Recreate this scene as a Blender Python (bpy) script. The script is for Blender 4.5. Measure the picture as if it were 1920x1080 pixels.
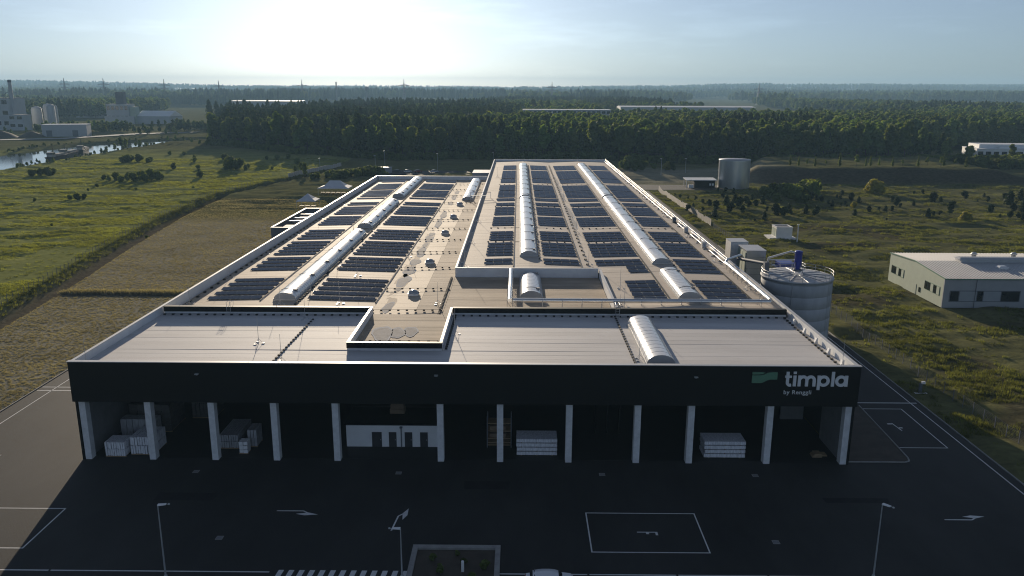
import bpy, bmesh, math, random
import numpy as np
from mathutils import Matrix, Vector
for _o in list(bpy.data.objects): bpy.data.objects.remove(_o)
SC = bpy.context.scene
COL = SC.collection
rnd = random.Random(7)
PI = math.pi

# ------------------------------------------------------------------ camera
YAW, PITCH, ROLL = math.radians(0.46), math.radians(13.94), math.radians(0.20)
_f = Vector((-math.sin(YAW) * math.cos(PITCH), math.cos(YAW) * math.cos(PITCH), -math.sin(PITCH)))
_r = Vector((math.cos(YAW), math.sin(YAW), 0))
_u = _r.cross(_f)
_r2 = _r * math.cos(ROLL) + _u * math.sin(ROLL)
_u2 = -_r * math.sin(ROLL) + _u * math.cos(ROLL)
cd = bpy.data.cameras.new('camera')
cd.sensor_width = 36; cd.lens = 28.125; cd.clip_start = 0.5; cd.clip_end = 60000
cam = bpy.data.objects.new('camera', cd); COL.objects.link(cam)
cam.matrix_world = Matrix(((_r2.x, _u2.x, -_f.x, 0), (_r2.y, _u2.y, -_f.y, 0), (_r2.z, _u2.z, -_f.z, 44), (0, 0, 0, 1)))
SC.camera = cam

# ------------------------------------------------------------------ sky, sun, exposure
SUN_EL, SUN_AZ = math.radians(10.5), math.radians(11.8)      # azimuth is measured from +Y towards -X
W = bpy.data.worlds.new('World'); SC.world = W; W.use_nodes = True
nt = W.node_tree; nt.nodes.clear()
sky = nt.nodes.new('ShaderNodeTexSky'); sky.sky_type = 'NISHITA'; sky.sun_disc = False
sky.sun_elevation = SUN_EL; sky.sun_rotation = -SUN_AZ
sky.altitude = 60; sky.air_density = 0.8; sky.dust_density = 0.38; sky.ozone_density = 6.0
bg = nt.nodes.new('ShaderNodeBackground'); bg.inputs[1].default_value = 0.071
wo = nt.nodes.new('ShaderNodeOutputWorld')
# thin high streaks of cloud, everywhere in the sky
tc = nt.nodes.new('ShaderNodeTexCoord'); mp = nt.nodes.new('ShaderNodeMapping')
mp.inputs['Scale'].default_value = (2.2, 2.2, 16); mp.inputs['Rotation'].default_value = (0.04, 0.03, 0)
nz = nt.nodes.new('ShaderNodeTexNoise'); nz.inputs['Scale'].default_value = 2.1; nz.inputs['Detail'].default_value = 8; nz.inputs['Roughness'].default_value = 0.6
cr = nt.nodes.new('ShaderNodeValToRGB')
cr.color_ramp.elements[0].position = 0.56; cr.color_ramp.elements[0].color = (0, 0, 0, 1)
cr.color_ramp.elements[1].position = 0.85; cr.color_ramp.elements[1].color = (0.22, 0.22, 0.22, 1)
mx = nt.nodes.new('ShaderNodeMix'); mx.data_type = 'RGBA'; mx.blend_type = 'SCREEN'
mxb = nt.nodes.new('ShaderNodeVectorMath'); mxb.operation = 'MULTIPLY'
one = nt.nodes.new('ShaderNodeVectorMath'); one.operation = 'ADD'; one.inputs[1].default_value = (1, 1, 1)
L = nt.links.new
L(tc.outputs['Generated'], mp.inputs[0]); L(mp.outputs[0], nz.inputs['Vector']); L(nz.outputs[0], cr.inputs[0])
L(cr.outputs[0], one.inputs[0]); L(sky.outputs[0], mxb.inputs[0]); L(one.outputs[0], mxb.inputs[1])
hs = nt.nodes.new('ShaderNodeHueSaturation'); hs.inputs['Saturation'].default_value = 0.60; L(mxb.outputs[0], hs.inputs['Color']); tn = nt.nodes.new('ShaderNodeVectorMath'); tn.operation = 'MULTIPLY'; tn.inputs[1].default_value = (1.0, 1.0, 0.97); L(hs.outputs[0], tn.inputs[0]); L(tn.outputs[0], bg.inputs[0]); L(bg.outputs[0], wo.inputs[0])
nt.nodes.remove(mx)
sl = bpy.data.lights.new('sun', 'SUN'); sl.energy = 5.0; sl.angle = math.radians(0.53); sl.color = (1.0, 0.84, 0.64)
sun = bpy.data.objects.new('sun', sl); COL.objects.link(sun)
_s = Vector((-math.sin(SUN_AZ) * math.cos(SUN_EL), math.cos(SUN_AZ) * math.cos(SUN_EL), math.sin(SUN_EL)))
sun.rotation_euler = _s.to_track_quat('Z', 'Y').to_euler(); sun.location = (0, 0, 120)
SC.view_settings.view_transform = 'Standard'; SC.view_settings.look = 'None'
SC.view_settings.exposure = 0.4; SC.view_settings.gamma = 1
SC.cycles.use_denoising = True; SC.cycles.filter_width = 1.1
SC.cycles.max_bounces = 6; SC.cycles.diffuse_bounces = 3; SC.cycles.glossy_bounces = 3; SC.cycles.transmission_bounces = 4
SC.cycles.volume_bounces = 0; SC.cycles.transparent_max_bounces = 8

# ------------------------------------------------------------------ helpers
def col(c): return (c[0], c[1], c[2], 1)
def mat(name, base, rough=0.7, metal=0.0, var=0.12, scale=0.6, spec=0.5, bump=0.0, bscale=4.0, trans=0.0, rand=0.0, tint=None, transl=None, detail=5, stretch=None, coat=0.0, patch=0.0, tt=(1.5, 1.35, 0.55)):
    m = bpy.data.materials.new(name); m.use_nodes = True
    n = m.node_tree.nodes; l = m.node_tree.links.new; b = n['Principled BSDF']
    b.inputs['Roughness'].default_value = rough; b.inputs['Metallic'].default_value = metal
    b.inputs['Specular IOR Level'].default_value = spec; b.inputs['Transmission Weight'].default_value = trans
    b.inputs['Coat Weight'].default_value = coat
    g = n.new('ShaderNodeNewGeometry'); src = g.outputs['Position']
    if stretch:
        mpn = n.new('ShaderNodeMapping'); mpn.inputs['Scale'].default_value = stretch; l(src, mpn.inputs[0]); src = mpn.outputs[0]
    no = n.new('ShaderNodeTexNoise'); no.inputs['Scale'].default_value = scale; no.inputs['Detail'].default_value = detail; no.inputs['Roughness'].default_value = 0.62
    l(src, no.inputs['Vector'])
    r = n.new('ShaderNodeValToRGB'); t = tint or base
    r.color_ramp.elements[0].position = 0.3; r.color_ramp.elements[0].color = col([max(0, v * (1 - var)) for v in base])
    r.color_ramp.elements[1].position = 0.72; r.color_ramp.elements[1].color = col([v * (1 + var) for v in t])
    l(no.outputs[0], r.inputs[0]); out = r.outputs[0]
    if rand:
        oi = n.new('ShaderNodeObjectInfo'); mr = n.new('ShaderNodeMapRange'); mr.inputs[3].default_value = 1 - rand; mr.inputs[4].default_value = 1 + rand
        vm = n.new('ShaderNodeVectorMath'); vm.operation = 'SCALE'; l(oi.outputs['Random'], mr.inputs[0]); l(out, vm.inputs[0]); l(mr.outputs[0], vm.inputs['Scale']); out = vm.outputs[0]
    if patch:
        pn = n.new('ShaderNodeTexNoise'); pn.inputs['Scale'].default_value = 0.012; pn.inputs['Detail'].default_value = 3; l(g.outputs['Position'], pn.inputs['Vector'])
        pr_ = n.new('ShaderNodeMapRange'); pr_.inputs[1].default_value = .3; pr_.inputs[2].default_value = .7; pr_.inputs[3].default_value = 1 - patch; pr_.inputs[4].default_value = 1 + patch; l(pn.outputs[0], pr_.inputs[0])
        vp = n.new('ShaderNodeVectorMath'); vp.operation = 'SCALE'; l(out, vp.inputs[0]); l(pr_.outputs[0], vp.inputs['Scale']); out = vp.outputs[0]
    l(out, b.inputs['Base Color'])
    if bump:
        n2 = n.new('ShaderNodeTexNoise'); n2.inputs['Scale'].default_value = bscale; n2.inputs['Detail'].default_value = 4; l(src, n2.inputs['Vector'])
        bp = n.new('ShaderNodeBump'); bp.inputs['Strength'].default_value = min(1, bump); bp.inputs['Distance'].default_value = 0.05 * max(1, bump); l(n2.outputs[0], bp.inputs['Height']); l(bp.outputs[0], b.inputs['Normal'])
    if transl:
        tr = n.new('ShaderNodeBsdfTranslucent'); ms = n.new('ShaderNodeMixShader'); ms.inputs[0].default_value = transl
        vm2 = n.new('ShaderNodeVectorMath'); vm2.operation = 'MULTIPLY'; vm2.inputs[1].default_value = tt; l(out, vm2.inputs[0]); l(vm2.outputs[0], tr.inputs[0])
        l(b.outputs[0], ms.inputs[1]); l(tr.outputs[0], ms.inputs[2]); l(ms.outputs[0], n['Material Output'].inputs[0])
    return m

class MB:
    """collects shapes, then links them as one mesh object"""
    def __init__(s): s.v = []; s.f = []; s.m = []; s.sm = []
    def add(s, vs, fs, mi=0, smooth=False):
        o = len(s.v); s.v += [tuple(v) for v in vs]; s.f += [tuple(o + i for i in f) for f in fs]; s.m += [mi] * len(fs); s.sm += [smooth] * len(fs); return s
    def box(s, x0, x1, y0, y1, z0, z1, mi=0):
        return s.add([(x0, y0, z0), (x1, y0, z0), (x1, y1, z0), (x0, y1, z0), (x0, y0, z1), (x1, y0, z1), (x1, y1, z1), (x0, y1, z1)],
                     [(3, 2, 1, 0), (4, 5, 6, 7), (0, 1, 5, 4), (1, 2, 6, 5), (2, 3, 7, 6), (3, 0, 4, 7)], mi)
    def hexa(s, p, mi=0):
        return s.add(p, [(3, 2, 1, 0), (4, 5, 6, 7), (0, 1, 5, 4), (1, 2, 6, 5), (2, 3, 7, 6), (3, 0, 4, 7)], mi)
    def quad(s, a, b, c, d, mi=0): return s.add([a, b, c, d], [(0, 1, 2, 3)], mi)
    def tube(s, p0, p1, r0, r1=None, n=8, mi=0, caps=True):
        r1 = r0 if r1 is None else r1; a = Vector(p0); b = Vector(p1); d = (b - a)
        if d.length < 1e-6: return s
        d.normalize(); q = d.to_track_quat('Z', 'Y'); vs = []
        for (c, r) in ((a, r0), (b, r1)):
            for i in range(n):
                w = q @ Vector((r * math.cos(2 * PI * i / n), r * math.sin(2 * PI * i / n), 0)); vs.append(c + w)
        fs = [(i, (i + 1) % n, n + (i + 1) % n, n + i) for i in range(n)]
        s.add(vs, fs, mi, n > 5)
        if caps: s.add(vs[:n], [tuple(range(n - 1, -1, -1))], mi); s.add(vs[n:], [tuple(range(n))], mi)
        return s
    def path(s, pts, r, n=8, mi=0):
        for i in range(len(pts) - 1): s.tube(pts[i], pts[i + 1], r, r, n, mi)
        return s
    def prism(s, poly, z0, z1, mi=0):
        n = len(poly); vs = [(x, y, z0) for x, y in poly] + [(x, y, z1) for x, y in poly]
        fs = [tuple(range(n - 1, -1, -1)), tuple(range(n, 2 * n))] + [(i, (i + 1) % n, n + (i + 1) % n, n + i) for i in range(n)]
        return s.add(vs, fs, mi)
    def prismY(s, poly, y0, y1, mi=0):
        """polygon in x,z pushed along y"""
        n = len(poly); vs = [(x, y0, z) for x, z in poly] + [(x, y1, z) for x, z in poly]
        fs = [tuple(range(n)), tuple(range(2 * n - 1, n - 1, -1))] + [((i + 1) % n, i, n + i, n + (i + 1) % n) for i in range(n)]
        return s.add(vs, fs, mi)
    def lathe(s, prof, n=16, mi=0, c=(0, 0)):
        k = len(prof); vs = []
        for r, z in prof:
            for i in range(n): a = 2 * PI * i / n; vs.append((c[0] + r * math.cos(a), c[1] + r * math.sin(a), z))
        fs = []
        for j in range(k - 1):
            for i in range(n): fs.append((j * n + i, j * n + (i + 1) % n, (j + 1) * n + (i + 1) % n, (j + 1) * n + i))
        return s.add(vs, fs, mi, True)
    def mesh(s, name, mats):
        me = bpy.data.meshes.new(name); me.from_pydata(s.v, [], s.f)
        for m in (mats if isinstance(mats, (list, tuple)) else [mats]): me.materials.append(m)
        me.polygons.foreach_set('material_index', s.m); me.polygons.foreach_set('use_smooth', s.sm); me.update(); return me
    def build(s, name, mats, parent=None, loc=(0, 0, 0), rz=0): return link(name, s.mesh(name, mats), parent, loc, rz)

def link(name, me, parent=None, loc=(0, 0, 0), rz=0):
    o = bpy.data.objects.new(name, me); COL.objects.link(o); o.location = loc; o.rotation_euler = (0, 0, rz)
    if parent is not None: o.parent = parent
    return o
def tag(o, label=None, cat=None, group=None, kind=None):
    if label: o['label'] = label
    if cat: o['category'] = cat
    if group: o['group'] = group
    if kind: o['kind'] = kind
    return o
def thing(name, label, cat, loc=(0, 0, 0), rz=0, group=None): return tag(link(name, None, None, loc, rz), label, cat, group)
def B(x0, x1, y0, y1, z0, z1): return MB().box(x0, x1, y0, y1, z0, z1)
def copy_tree(o, loc=None, rz=None, label=None, sc=None, parent=None):
    c = o.copy(); COL.objects.link(c); c.parent = parent
    if loc is not None: c.location = loc
    if rz is not None: c.rotation_euler = (0, 0, rz)
    if sc is not None: c.scale = (sc, sc, sc) if not isinstance(sc, tuple) else sc
    if label: c['label'] = label
    for ch in list(o.children): copy_tree(ch, parent=c)
    return c
ORD = ['first', 'second', 'third', 'fourth', 'fifth', 'sixth', 'seventh', 'eighth', 'ninth', 'tenth', 'eleventh', 'twelfth', 'thirteenth', 'fourteenth', 'fifteenth', 'sixteenth', 'seventeenth', 'eighteenth', 'nineteenth', 'twentieth']

def vnoise(x, y, s, seed):
    x = np.asarray(x, float) / s + seed * 17.31; y = np.asarray(y, float) / s + seed * 5.77
    xi = np.floor(x).astype(np.int64); yi = np.floor(y).astype(np.int64); fx = x - xi; fy = y - yi
    fx = fx * fx * (3 - 2 * fx); fy = fy * fy * (3 - 2 * fy)
    def h(a, b):
        v = (a * 374761393 + b * 668265263 + seed * 974711) & 0x7fffffff; v = ((v ^ (v >> 13)) * 1274126177) & 0x7fffffff
        return ((v ^ (v >> 16)) & 0xffff) / 65535.0
    return (h(xi, yi) * (1 - fx) + h(xi + 1, yi) * fx) * (1 - fy) + (h(xi, yi + 1) * (1 - fx) + h(xi + 1, yi + 1) * fx) * fy
def sstep(a, b, x): t = np.clip((np.asarray(x, float) - a) / (b - a), 0, 1); return t * t * (3 - 2 * t)
def dpoly(x, y, pts):
    """distance to a polyline"""
    d = np.full(np.shape(x), 1e9)
    for (ax, ay), (bx, by) in zip(pts[:-1], pts[1:]):
        vx, vy = bx - ax, by - ay; t = np.clip(((x - ax) * vx + (y - ay) * vy) / (vx * vx + vy * vy), 0, 1)
        d = np.minimum(d, np.hypot(x - ax - t * vx, y - ay - t * vy))
    return d

# ------------------------------------------------------------------ materials
M = {}
M['asphalt'] = mat('asphalt', (0.027, 0.0262, 0.025), 0.8, var=0.42, scale=0.11, patch=0.25, detail=9, stretch=(1, .45, 1), bump=0.25, bscale=9, spec=0.36)
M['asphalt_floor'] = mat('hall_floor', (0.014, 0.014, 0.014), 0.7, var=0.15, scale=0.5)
M['paint'] = mat('road_paint', (0.72, 0.72, 0.70), 0.6, var=0.12, scale=2.5)
M['kerb'] = mat('kerb_concrete', (0.33, 0.32, 0.30), 0.85, var=0.2, scale=1.2, bump=0.2)
M['concrete'] = mat('concrete', (0.70, 0.70, 0.70), 0.8, var=0.14, scale=1.4, bump=0.2, bscale=6)
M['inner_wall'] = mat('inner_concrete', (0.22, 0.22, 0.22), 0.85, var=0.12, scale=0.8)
M['black'] = mat('black_cladding', (0.003, 0.004, 0.004), 0.55, var=0.15, scale=0.3, spec=0.3)
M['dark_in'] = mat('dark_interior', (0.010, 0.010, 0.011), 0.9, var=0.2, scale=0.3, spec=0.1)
M['roof'] = mat('roof_membrane', (0.63, 0.615, 0.60), 0.72, var=0.10, scale=0.12, rand=0.06, stretch=(0.5, 1.6, 1), bump=0.18, bscale=0.9, spec=0.22, detail=8)
M['roof_old'] = mat('weathered_membrane', (0.53, 0.44, 0.335), 0.75, spec=0.2, var=0.16, scale=0.15, rand=0.05, stretch=(0.5, 1.6, 1), bump=0.18, bscale=0.9, detail=9)
M['roof_hall'] = mat('hall_membrane', (0.56, 0.495, 0.42), 0.75, spec=0.2, var=0.10, scale=0.12, rand=0.04, stretch=(0.5, 1.6, 1), bump=0.18, bscale=0.9, detail=8)
M['roof_tan'] = mat('tan_membrane', (0.52, 0.43, 0.32), 0.75, spec=0.2, var=0.14, scale=0.12, rand=0.04, bump=0.18, bscale=0.9, detail=9)
M['roof_dirty'] = mat('dirty_membrane', (0.42, 0.345, 0.26), 0.8, spec=0.15, var=0.28, scale=0.22, rand=0.07, stretch=(0.6, 2.0, 1), bump=0.22, bscale=0.9, detail=10)
M['parapet'] = mat('parapet_membrane', (0.74, 0.75, 0.76), 0.6, var=0.08, scale=0.5)
M['coping'] = mat('coping_metal', (0.52, 0.53, 0.54), 0.5, metal=0.2, var=0.06, scale=0.4)
M['steel'] = mat('galvanised_steel', (0.50, 0.51, 0.52), 0.5, metal=0.5, var=0.10, scale=0.8)
M['silver'] = mat('duct_sheet', (0.72, 0.72, 0.71), 0.36, metal=0.9, var=0.06, scale=0.7)
M['poly'] = mat('milky_polycarbonate', (0.90, 0.90, 0.89), 0.34, var=0.03, scale=0.6, spec=0.8, coat=0.8, transl=0.18, tt=(1, 1, 0.97))
M['core'] = mat('skylight_inside', (0.55, 0.56, 0.56), 0.6, var=0.05, scale=0.6)
M['poly_grey'] = mat('grey_polycarbonate', (0.36, 0.38, 0.40), 0.25, var=0.06, scale=0.6, spec=0.6)
M['curb'] = mat('skylight_curb', (0.50, 0.50, 0.49), 0.6, var=0.08, scale=0.6)
M['dome'] = mat('dome_acrylic', (0.30, 0.33, 0.36), 0.15, var=0.08, scale=1, spec=0.7)
M['frame'] = mat('panel_frame', (0.26, 0.27, 0.28), 0.85, metal=0.0, spec=0.2, var=0.05, scale=1)
M['pv'] = mat('solar_glass', (0.040, 0.050, 0.076), 0.07, var=0.2, scale=0.4, rand=0.25, spec=0.4)
M['tray'] = mat('cable_tray', (0.05, 0.05, 0.05), 0.8, spec=0.1, var=0.2, scale=1)
M['rubber'] = mat('black_block', (0.025, 0.025, 0.025), 0.8, var=0.2, scale=2)
M['puddle'] = mat('shallow_water', (0.36, 0.35, 0.34), 0.85, var=0.2, scale=0.8, spec=0.1)
M['puddle_rim'] = mat('lime_rim', (0.85, 0.83, 0.79), 0.9, var=0.1, scale=2, spec=0.0)
M['dirt'] = mat('roof_dirt', (0.15, 0.12, 0.09), 0.8, var=0.3, scale=1)
M['white'] = mat('white_paint', (0.78, 0.78, 0.77), 0.5, var=0.05, scale=0.7)
M['letter'] = mat('white_letter', (0.80, 0.80, 0.80), 0.5, var=0.02, scale=1)
M['green'] = mat('emblem_green', (0.12, 0.27, 0.17), 0.5, var=0.04, scale=1)
M['green_dark'] = mat('emblem_dark_green', (0.02, 0.05, 0.035), 0.5, var=0.04, scale=1)
M['wrap'] = mat('wrapped_pack', (0.74, 0.74, 0.76), 0.4, var=0.25, scale=3.0, stretch=(2.2, 1, 0.5))
M['wrap_mid'] = mat('shaded_wrapped_pack', (0.36, 0.36, 0.37), 0.5, var=0.3, scale=3.0, stretch=(2.2, 1, 0.5))  # darker pack tones: canopy shade put into the colour of rear stacks
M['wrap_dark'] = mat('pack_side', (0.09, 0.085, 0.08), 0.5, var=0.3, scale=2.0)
M['wood'] = mat('pallet_wood', (0.30, 0.21, 0.12), 0.8, var=0.2, scale=3)
M['door_dark'] = mat('dark_door', (0.03, 0.03, 0.035), 0.5, var=0.1)
M['glass'] = mat('window_glass', (0.02, 0.025, 0.03), 0.06, var=0.2, scale=0.3, spec=0.8)
M['silo'] = mat('silo_concrete', (0.46, 0.47, 0.48), 0.75, var=0.16, scale=0.5, bump=0.15, stretch=(1, 1, 0.35))
M['corr'] = mat('corrugated_zinc', (0.46, 0.48, 0.50), 0.32, metal=0.75, var=0.12, scale=0.25, stretch=(1, 1, 0.3))
M['tankroof'] = mat('tank_lid', (0.42, 0.43, 0.44), 0.5, metal=0.3, var=0.06)
M['blue'] = mat('cyclone_blue', (0.025, 0.04, 0.30), 0.35, var=0.08)
M['beige'] = mat('pale_render', (0.43, 0.49, 0.40), 0.8, var=0.05, scale=0.6)
M['shaded_wall'] = mat('shaded_render', (0.36, 0.37, 0.38), 0.8, var=0.06, scale=0.6)  # workshop front wall: its shade is put into the render colour
M['green_trim'] = mat('green_trim', (0.12, 0.24, 0.17), 0.5, var=0.05)
M['sheet_roof'] = mat('profiled_roof', (0.50, 0.50, 0.50), 0.6, spec=0.25, metal=0.0, var=0.06, scale=0.3)
M['tent'] = mat('tent_cloth', (0.66, 0.67, 0.70), 0.7, var=0.05, scale=0.6)
M['plank'] = mat('bench_wood', (0.36, 0.25, 0.15), 0.7, var=0.15, scale=2)
M['plant_grey'] = mat('plant_cladding', (0.42, 0.44, 0.46), 0.6, var=0.1, scale=0.1)
M['plant_dark'] = mat('plant_dark', (0.14, 0.15, 0.17), 0.7, var=0.15, scale=0.2)
M['hull'] = mat('barge_hull', (0.03, 0.03, 0.03), 0.6, var=0.2)
M['cabin'] = mat('barge_cabin', (0.35, 0.33, 0.30), 0.6, var=0.2)
M['soil'] = mat('soil_heap', (0.075, 0.06, 0.045), 0.9, var=0.25, scale=0.5)
M['bark'] = mat('bark', (0.09, 0.07, 0.05), 0.9, var=0.25, scale=2)
M['water'] = mat('river_water', (0.03, 0.045, 0.045), 0.06, var=0.1, bump=0.12, bscale=1.2, spec=0.5)
M['fence_panel'] = mat('fence_concrete', (0.50, 0.47, 0.42), 0.85, var=0.12, scale=1.5)
M['leaf'] = mat('broad_leaves', (0.082, 0.135, 0.038), 0.7, var=0.35, scale=0.5, rand=0.30, transl=0.42, spec=0.06, patch=0.5)
M['leaf2'] = mat('pale_leaves', (0.115, 0.155, 0.042), 0.7, var=0.3, scale=0.5, rand=0.25, transl=0.45, spec=0.06, patch=0.4)
M['needle'] = mat('pine_needles', (0.052, 0.080, 0.031), 0.7, var=0.35, scale=0.6, rand=0.28, transl=0.25, spec=0.06, patch=0.5)
M['needle_young'] = mat('young_needles', (0.030, 0.050, 0.022), 0.7, var=0.35, scale=0.8, rand=0.3, transl=0.2, spec=0.05)
M['yellow'] = mat('yellow_leaves', (0.26, 0.25, 0.05), 0.55, var=0.25, scale=0.7, rand=0.2, transl=0.36, spec=0.06)
M['shrub'] = mat('shrub_leaves', (0.105, 0.145, 0.046), 0.7, var=0.35, scale=0.7, rand=0.35, transl=0.42, spec=0.06)
M['blade'] = mat('green_grass', (0.21, 0.24, 0.065), 0.6, var=0.35, scale=0.08, rand=0.35, transl=0.4, spec=0.06)
M['straw'] = mat('dry_grass', (0.30, 0.28, 0.215), 0.65, var=0.3, scale=0.08, rand=0.3, transl=0.32, spec=0.06)
M['rough_blade'] = mat('rough_grass', (0.13, 0.15, 0.05), 0.6, var=0.4, scale=0.06, rand=0.4, transl=0.38, spec=0.06)
M['car_white'] = mat('car_paint_white', (0.72, 0.73, 0.74), 0.25, var=0.02, coat=0.6)
M['car_dark'] = mat('car_paint_dark', (0.05, 0.055, 0.065), 0.25, var=0.05, coat=0.6)
M['car_red'] = mat('car_paint_red', (0.25, 0.03, 0.03), 0.25, var=0.05, coat=0.6)
M['tyre'] = mat('tyre', (0.02, 0.02, 0.02), 0.8, var=0.1)
M['brickbrown'] = mat('brown_wood', (0.20, 0.14, 0.09), 0.8, var=0.2)

# ------------------------------------------------------------------ ground
RIVER = [(-318, 150), (-318, 443), (-321, 540), (-325, 600), (-322, 660), (-312, 698), (-285, 730), (-215, 752), (-120, 790)]
FENCE = [(-98, 90), (-107, 159), (-111, 185), (-118, 224), (-126, 278), (-132, 345), (-125, 380), (-117, 411), (-108, 460)]
def river_w(y): return 31 - 19 * sstep(620, 735, y)
def ground_z(x, y):
    x = np.asarray(x, float); y = np.asarray(y, float)
    flat = np.maximum(sstep(-74, -72.6, x) * (1 - sstep(58.4, 60, x)) * (1 - sstep(376, 384, y)),
                      sstep(40, 41, x) * (1 - sstep(96, 99, x)) * sstep(358, 362, y) * (1 - sstep(388, 392, y)))
    amp = 1 - flat
    near = 1 - sstep(600, 900, y)
    z = (vnoise(x * .7, y * 1.6, 9, 1) - 0.5) * 0.95 + (vnoise(x * .7, y * 1.5, 3.4, 2) - 0.5) * 0.55 + (vnoise(x, y, 32, 3) - 0.5) * 0.9
    z *= amp * near * (1 - .9 * sstep(-135, -125, x + .06 * (y - 159)) * (1 - sstep(-75, -70, x)) * (1 - sstep(280, 320, y)))
    dr = dpoly(x, y, RIVER); w = river_w(y)
    z += -2.6 * (1 - sstep(w - 4, w + 3, dr)) + 0.9 * np.exp(-((dr - w - 8) / 6.0) ** 2) * (1 - sstep(w + 20, w + 24, dr))
    # ditch by the fence and cross ditch
    df = dpoly(x - 4.0, y, FENCE); z -= 2.1 * (1 - sstep(1.2, 4.2, df)) * amp
    z -= 0.9 * (1 - sstep(0.5, 1.4, np.abs(y - 168.5))) * sstep(-103, -100, x) * (1 - sstep(-75, -73, x))
    z -= 1.0 * (1 - sstep(0.6, 1.8, np.abs(y - 299))) * sstep(-112, -108, x) * (1 - sstep(-85, -82, x))
    # earth bank
    bank = 6.2 * sstep(389, 410, y) * (1 - sstep(470, 500, y)) * sstep(108, 122, x + 0.35 * (410 - y)) * (1 - 0.75 * sstep(232, 262, x))
    z += bank + bank * 0.12 * (vnoise(x, y, 11, 8) - 0.5)
    # distant ridges
    th = x / np.maximum(y, 1)
    ridge = 74 * (0.40 + 0.60 * (sstep(0.02, 0.35, th) + (1 - sstep(-0.62, -0.30, th)))) * (0.86 + 0.28 * vnoise(x, y, 1800, 5))
    z += ridge * sstep(4000, 8200, y) + 12 * sstep(1500, 4000, y) * (vnoise(x, y, 900, 6) - 0.3) * (1 - sstep(5000, 9000, y))
    return z - 0.06 * flat
def axis(seg):
    out = []
    for a, b, s in seg: out += list(np.arange(a, b, s))
    return np.array(out + [seg[-1][1]])
gx = axis([(-10000, -4000, 500), (-4000, -1000, 150), (-1000, -380, 20), (-380, -270, 3), (-270, -150, 2.5), (-150, -74, 1.4), (-74, -71, 0.5), (-71, 57, 4), (57, 61, 0.5), (61, 160, 1.6), (160, 300, 2.6), (300, 1000, 20), (1000, 4000, 150), (4000, 10000, 500)])
gy = axis([(-400, 40, 40), (40, 90, 3), (90, 330, 1.5), (330, 520, 2.0), (520, 800, 4), (800, 1600, 25), (1600, 4000, 100), (4000, 9600, 200)])
GX, GY = np.meshgrid(gx, gy); GZ = ground_z(GX, GY)
nx, ny = len(gx), len(gy)
me = bpy.data.meshes.new('ground'); me.vertices.add(nx * ny)
me.vertices.foreach_set('co', np.stack([GX, GY, GZ], -1).reshape(-1).astype(np.float32))
ii = (np.arange(ny - 1)[:, None] * nx + np.arange(nx - 1)[None, :]).reshape(-1)
fc = np.stack([ii, ii + 1, ii + nx + 1, ii + nx], -1).astype(np.int32)
me.loops.add(fc.size); me.polygons.add(len(fc))
me.loops.foreach_set('vertex_index', fc.reshape(-1)); me.polygons.foreach_set('loop_start', np.arange(0, fc.size, 4, dtype=np.int32)); me.polygons.foreach_set('loop_total', np.full(len(fc), 4, np.int32))
me.polygons.foreach_set('use_smooth', np.ones(len(fc), bool)); me.update(); me.validate()
# what grows where: r lush meadow, g dry straw, b bare earth
fx = np.interp(GY, [p[1] for p in FENCE], [p[0] for p in FENCE])
lush = (1 - sstep(-3, 2, GX - fx)) * (1 - sstep(520, 640, GY))
dry = sstep(0, 4, GX - fx) * (1 - sstep(-74, -70, GX)) * (1 - sstep(262, 285, GY)) + 0.75 * sstep(40, 46, GX) * (1 - sstep(120, 150, GX)) * sstep(384, 396, GY) * (1 - sstep(450, 480, GY))
bare = 0.0 * GX + 0.9 * sstep(96, 130, GX) * (1 - sstep(255, 280, GX)) * sstep(388, 394, GY) * (1 - sstep(405, 411, GY)) + 0.8 * (1 - sstep(1.0, 4.0, dpoly(GX - 4.0, GY, FENCE)))
bare += 0.6 * sstep(0.62, 0.75, vnoise(GX, GY * 1.5, 14, 12)) * sstep(62, 66, GX) * (1 - sstep(300, 330, GY))
zc = np.stack([np.clip(lush, 0, 1), np.clip(dry, 0, 1), np.clip(bare, 0, 1), np.ones_like(GX)], -1).reshape(-1).astype(np.float32)
ca = me.color_attributes.new('zone', 'FLOAT_COLOR', 'POINT'); ca.data.foreach_set('color', zc)
gm = bpy.data.materials.new('ground_cover'); gm.use_nodes = True; n = gm.node_tree.nodes; l = gm.node_tree.links.new; b = n['Principled BSDF']
b.inputs['Roughness'].default_value = 0.95; b.inputs['Specular IOR Level'].default_value = 0.0
at = n.new('ShaderNodeAttribute'); at.attribute_name = 'zone'; sp = n.new('ShaderNodeSeparateColor'); l(at.outputs['Color'], sp.inputs[0])
g = n.new('ShaderNodeNewGeometry'); mpn = n.new('ShaderNodeMapping'); mpn.inputs['Scale'].default_value = (1, 1.7, 1); l(g.outputs['Position'], mpn.inputs[0])
def gnoise(s, d=6):
    t = n.new('ShaderNodeTexNoise'); t.inputs['Scale'].default_value = s; t.inputs['Detail'].default_value = d; t.inputs['Roughness'].default_value = 0.65; l(mpn.outputs[0], t.inputs['Vector']); return t.outputs[0]
def gramp(src, a, bb, p0=0.35, p1=0.66):
    r = n.new('ShaderNodeValToRGB'); r.color_ramp.elements[0].position = p0; r.color_ramp.elements[0].color = col(a); r.color_ramp.elements[1].position = p1; r.color_ramp.elements[1].color = col(bb); l(src, r.inputs[0]); return r.outputs[0]
def gmix(f, a, bb):
    m = n.new('ShaderNodeMix'); m.data_type = 'RGBA'; l(f, m.inputs[0]); l(a, m.inputs[6]); l(bb, m.inputs[7]); return m.outputs[2]
n1, n2, n3 = gnoise(0.05, 8), gnoise(0.55, 6), gnoise(2.2, 4)
mixn = n.new('ShaderNodeMath'); mixn.operation = 'ADD'; l(n1, mixn.inputs[0]); l(n2, mixn.inputs[1])
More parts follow.
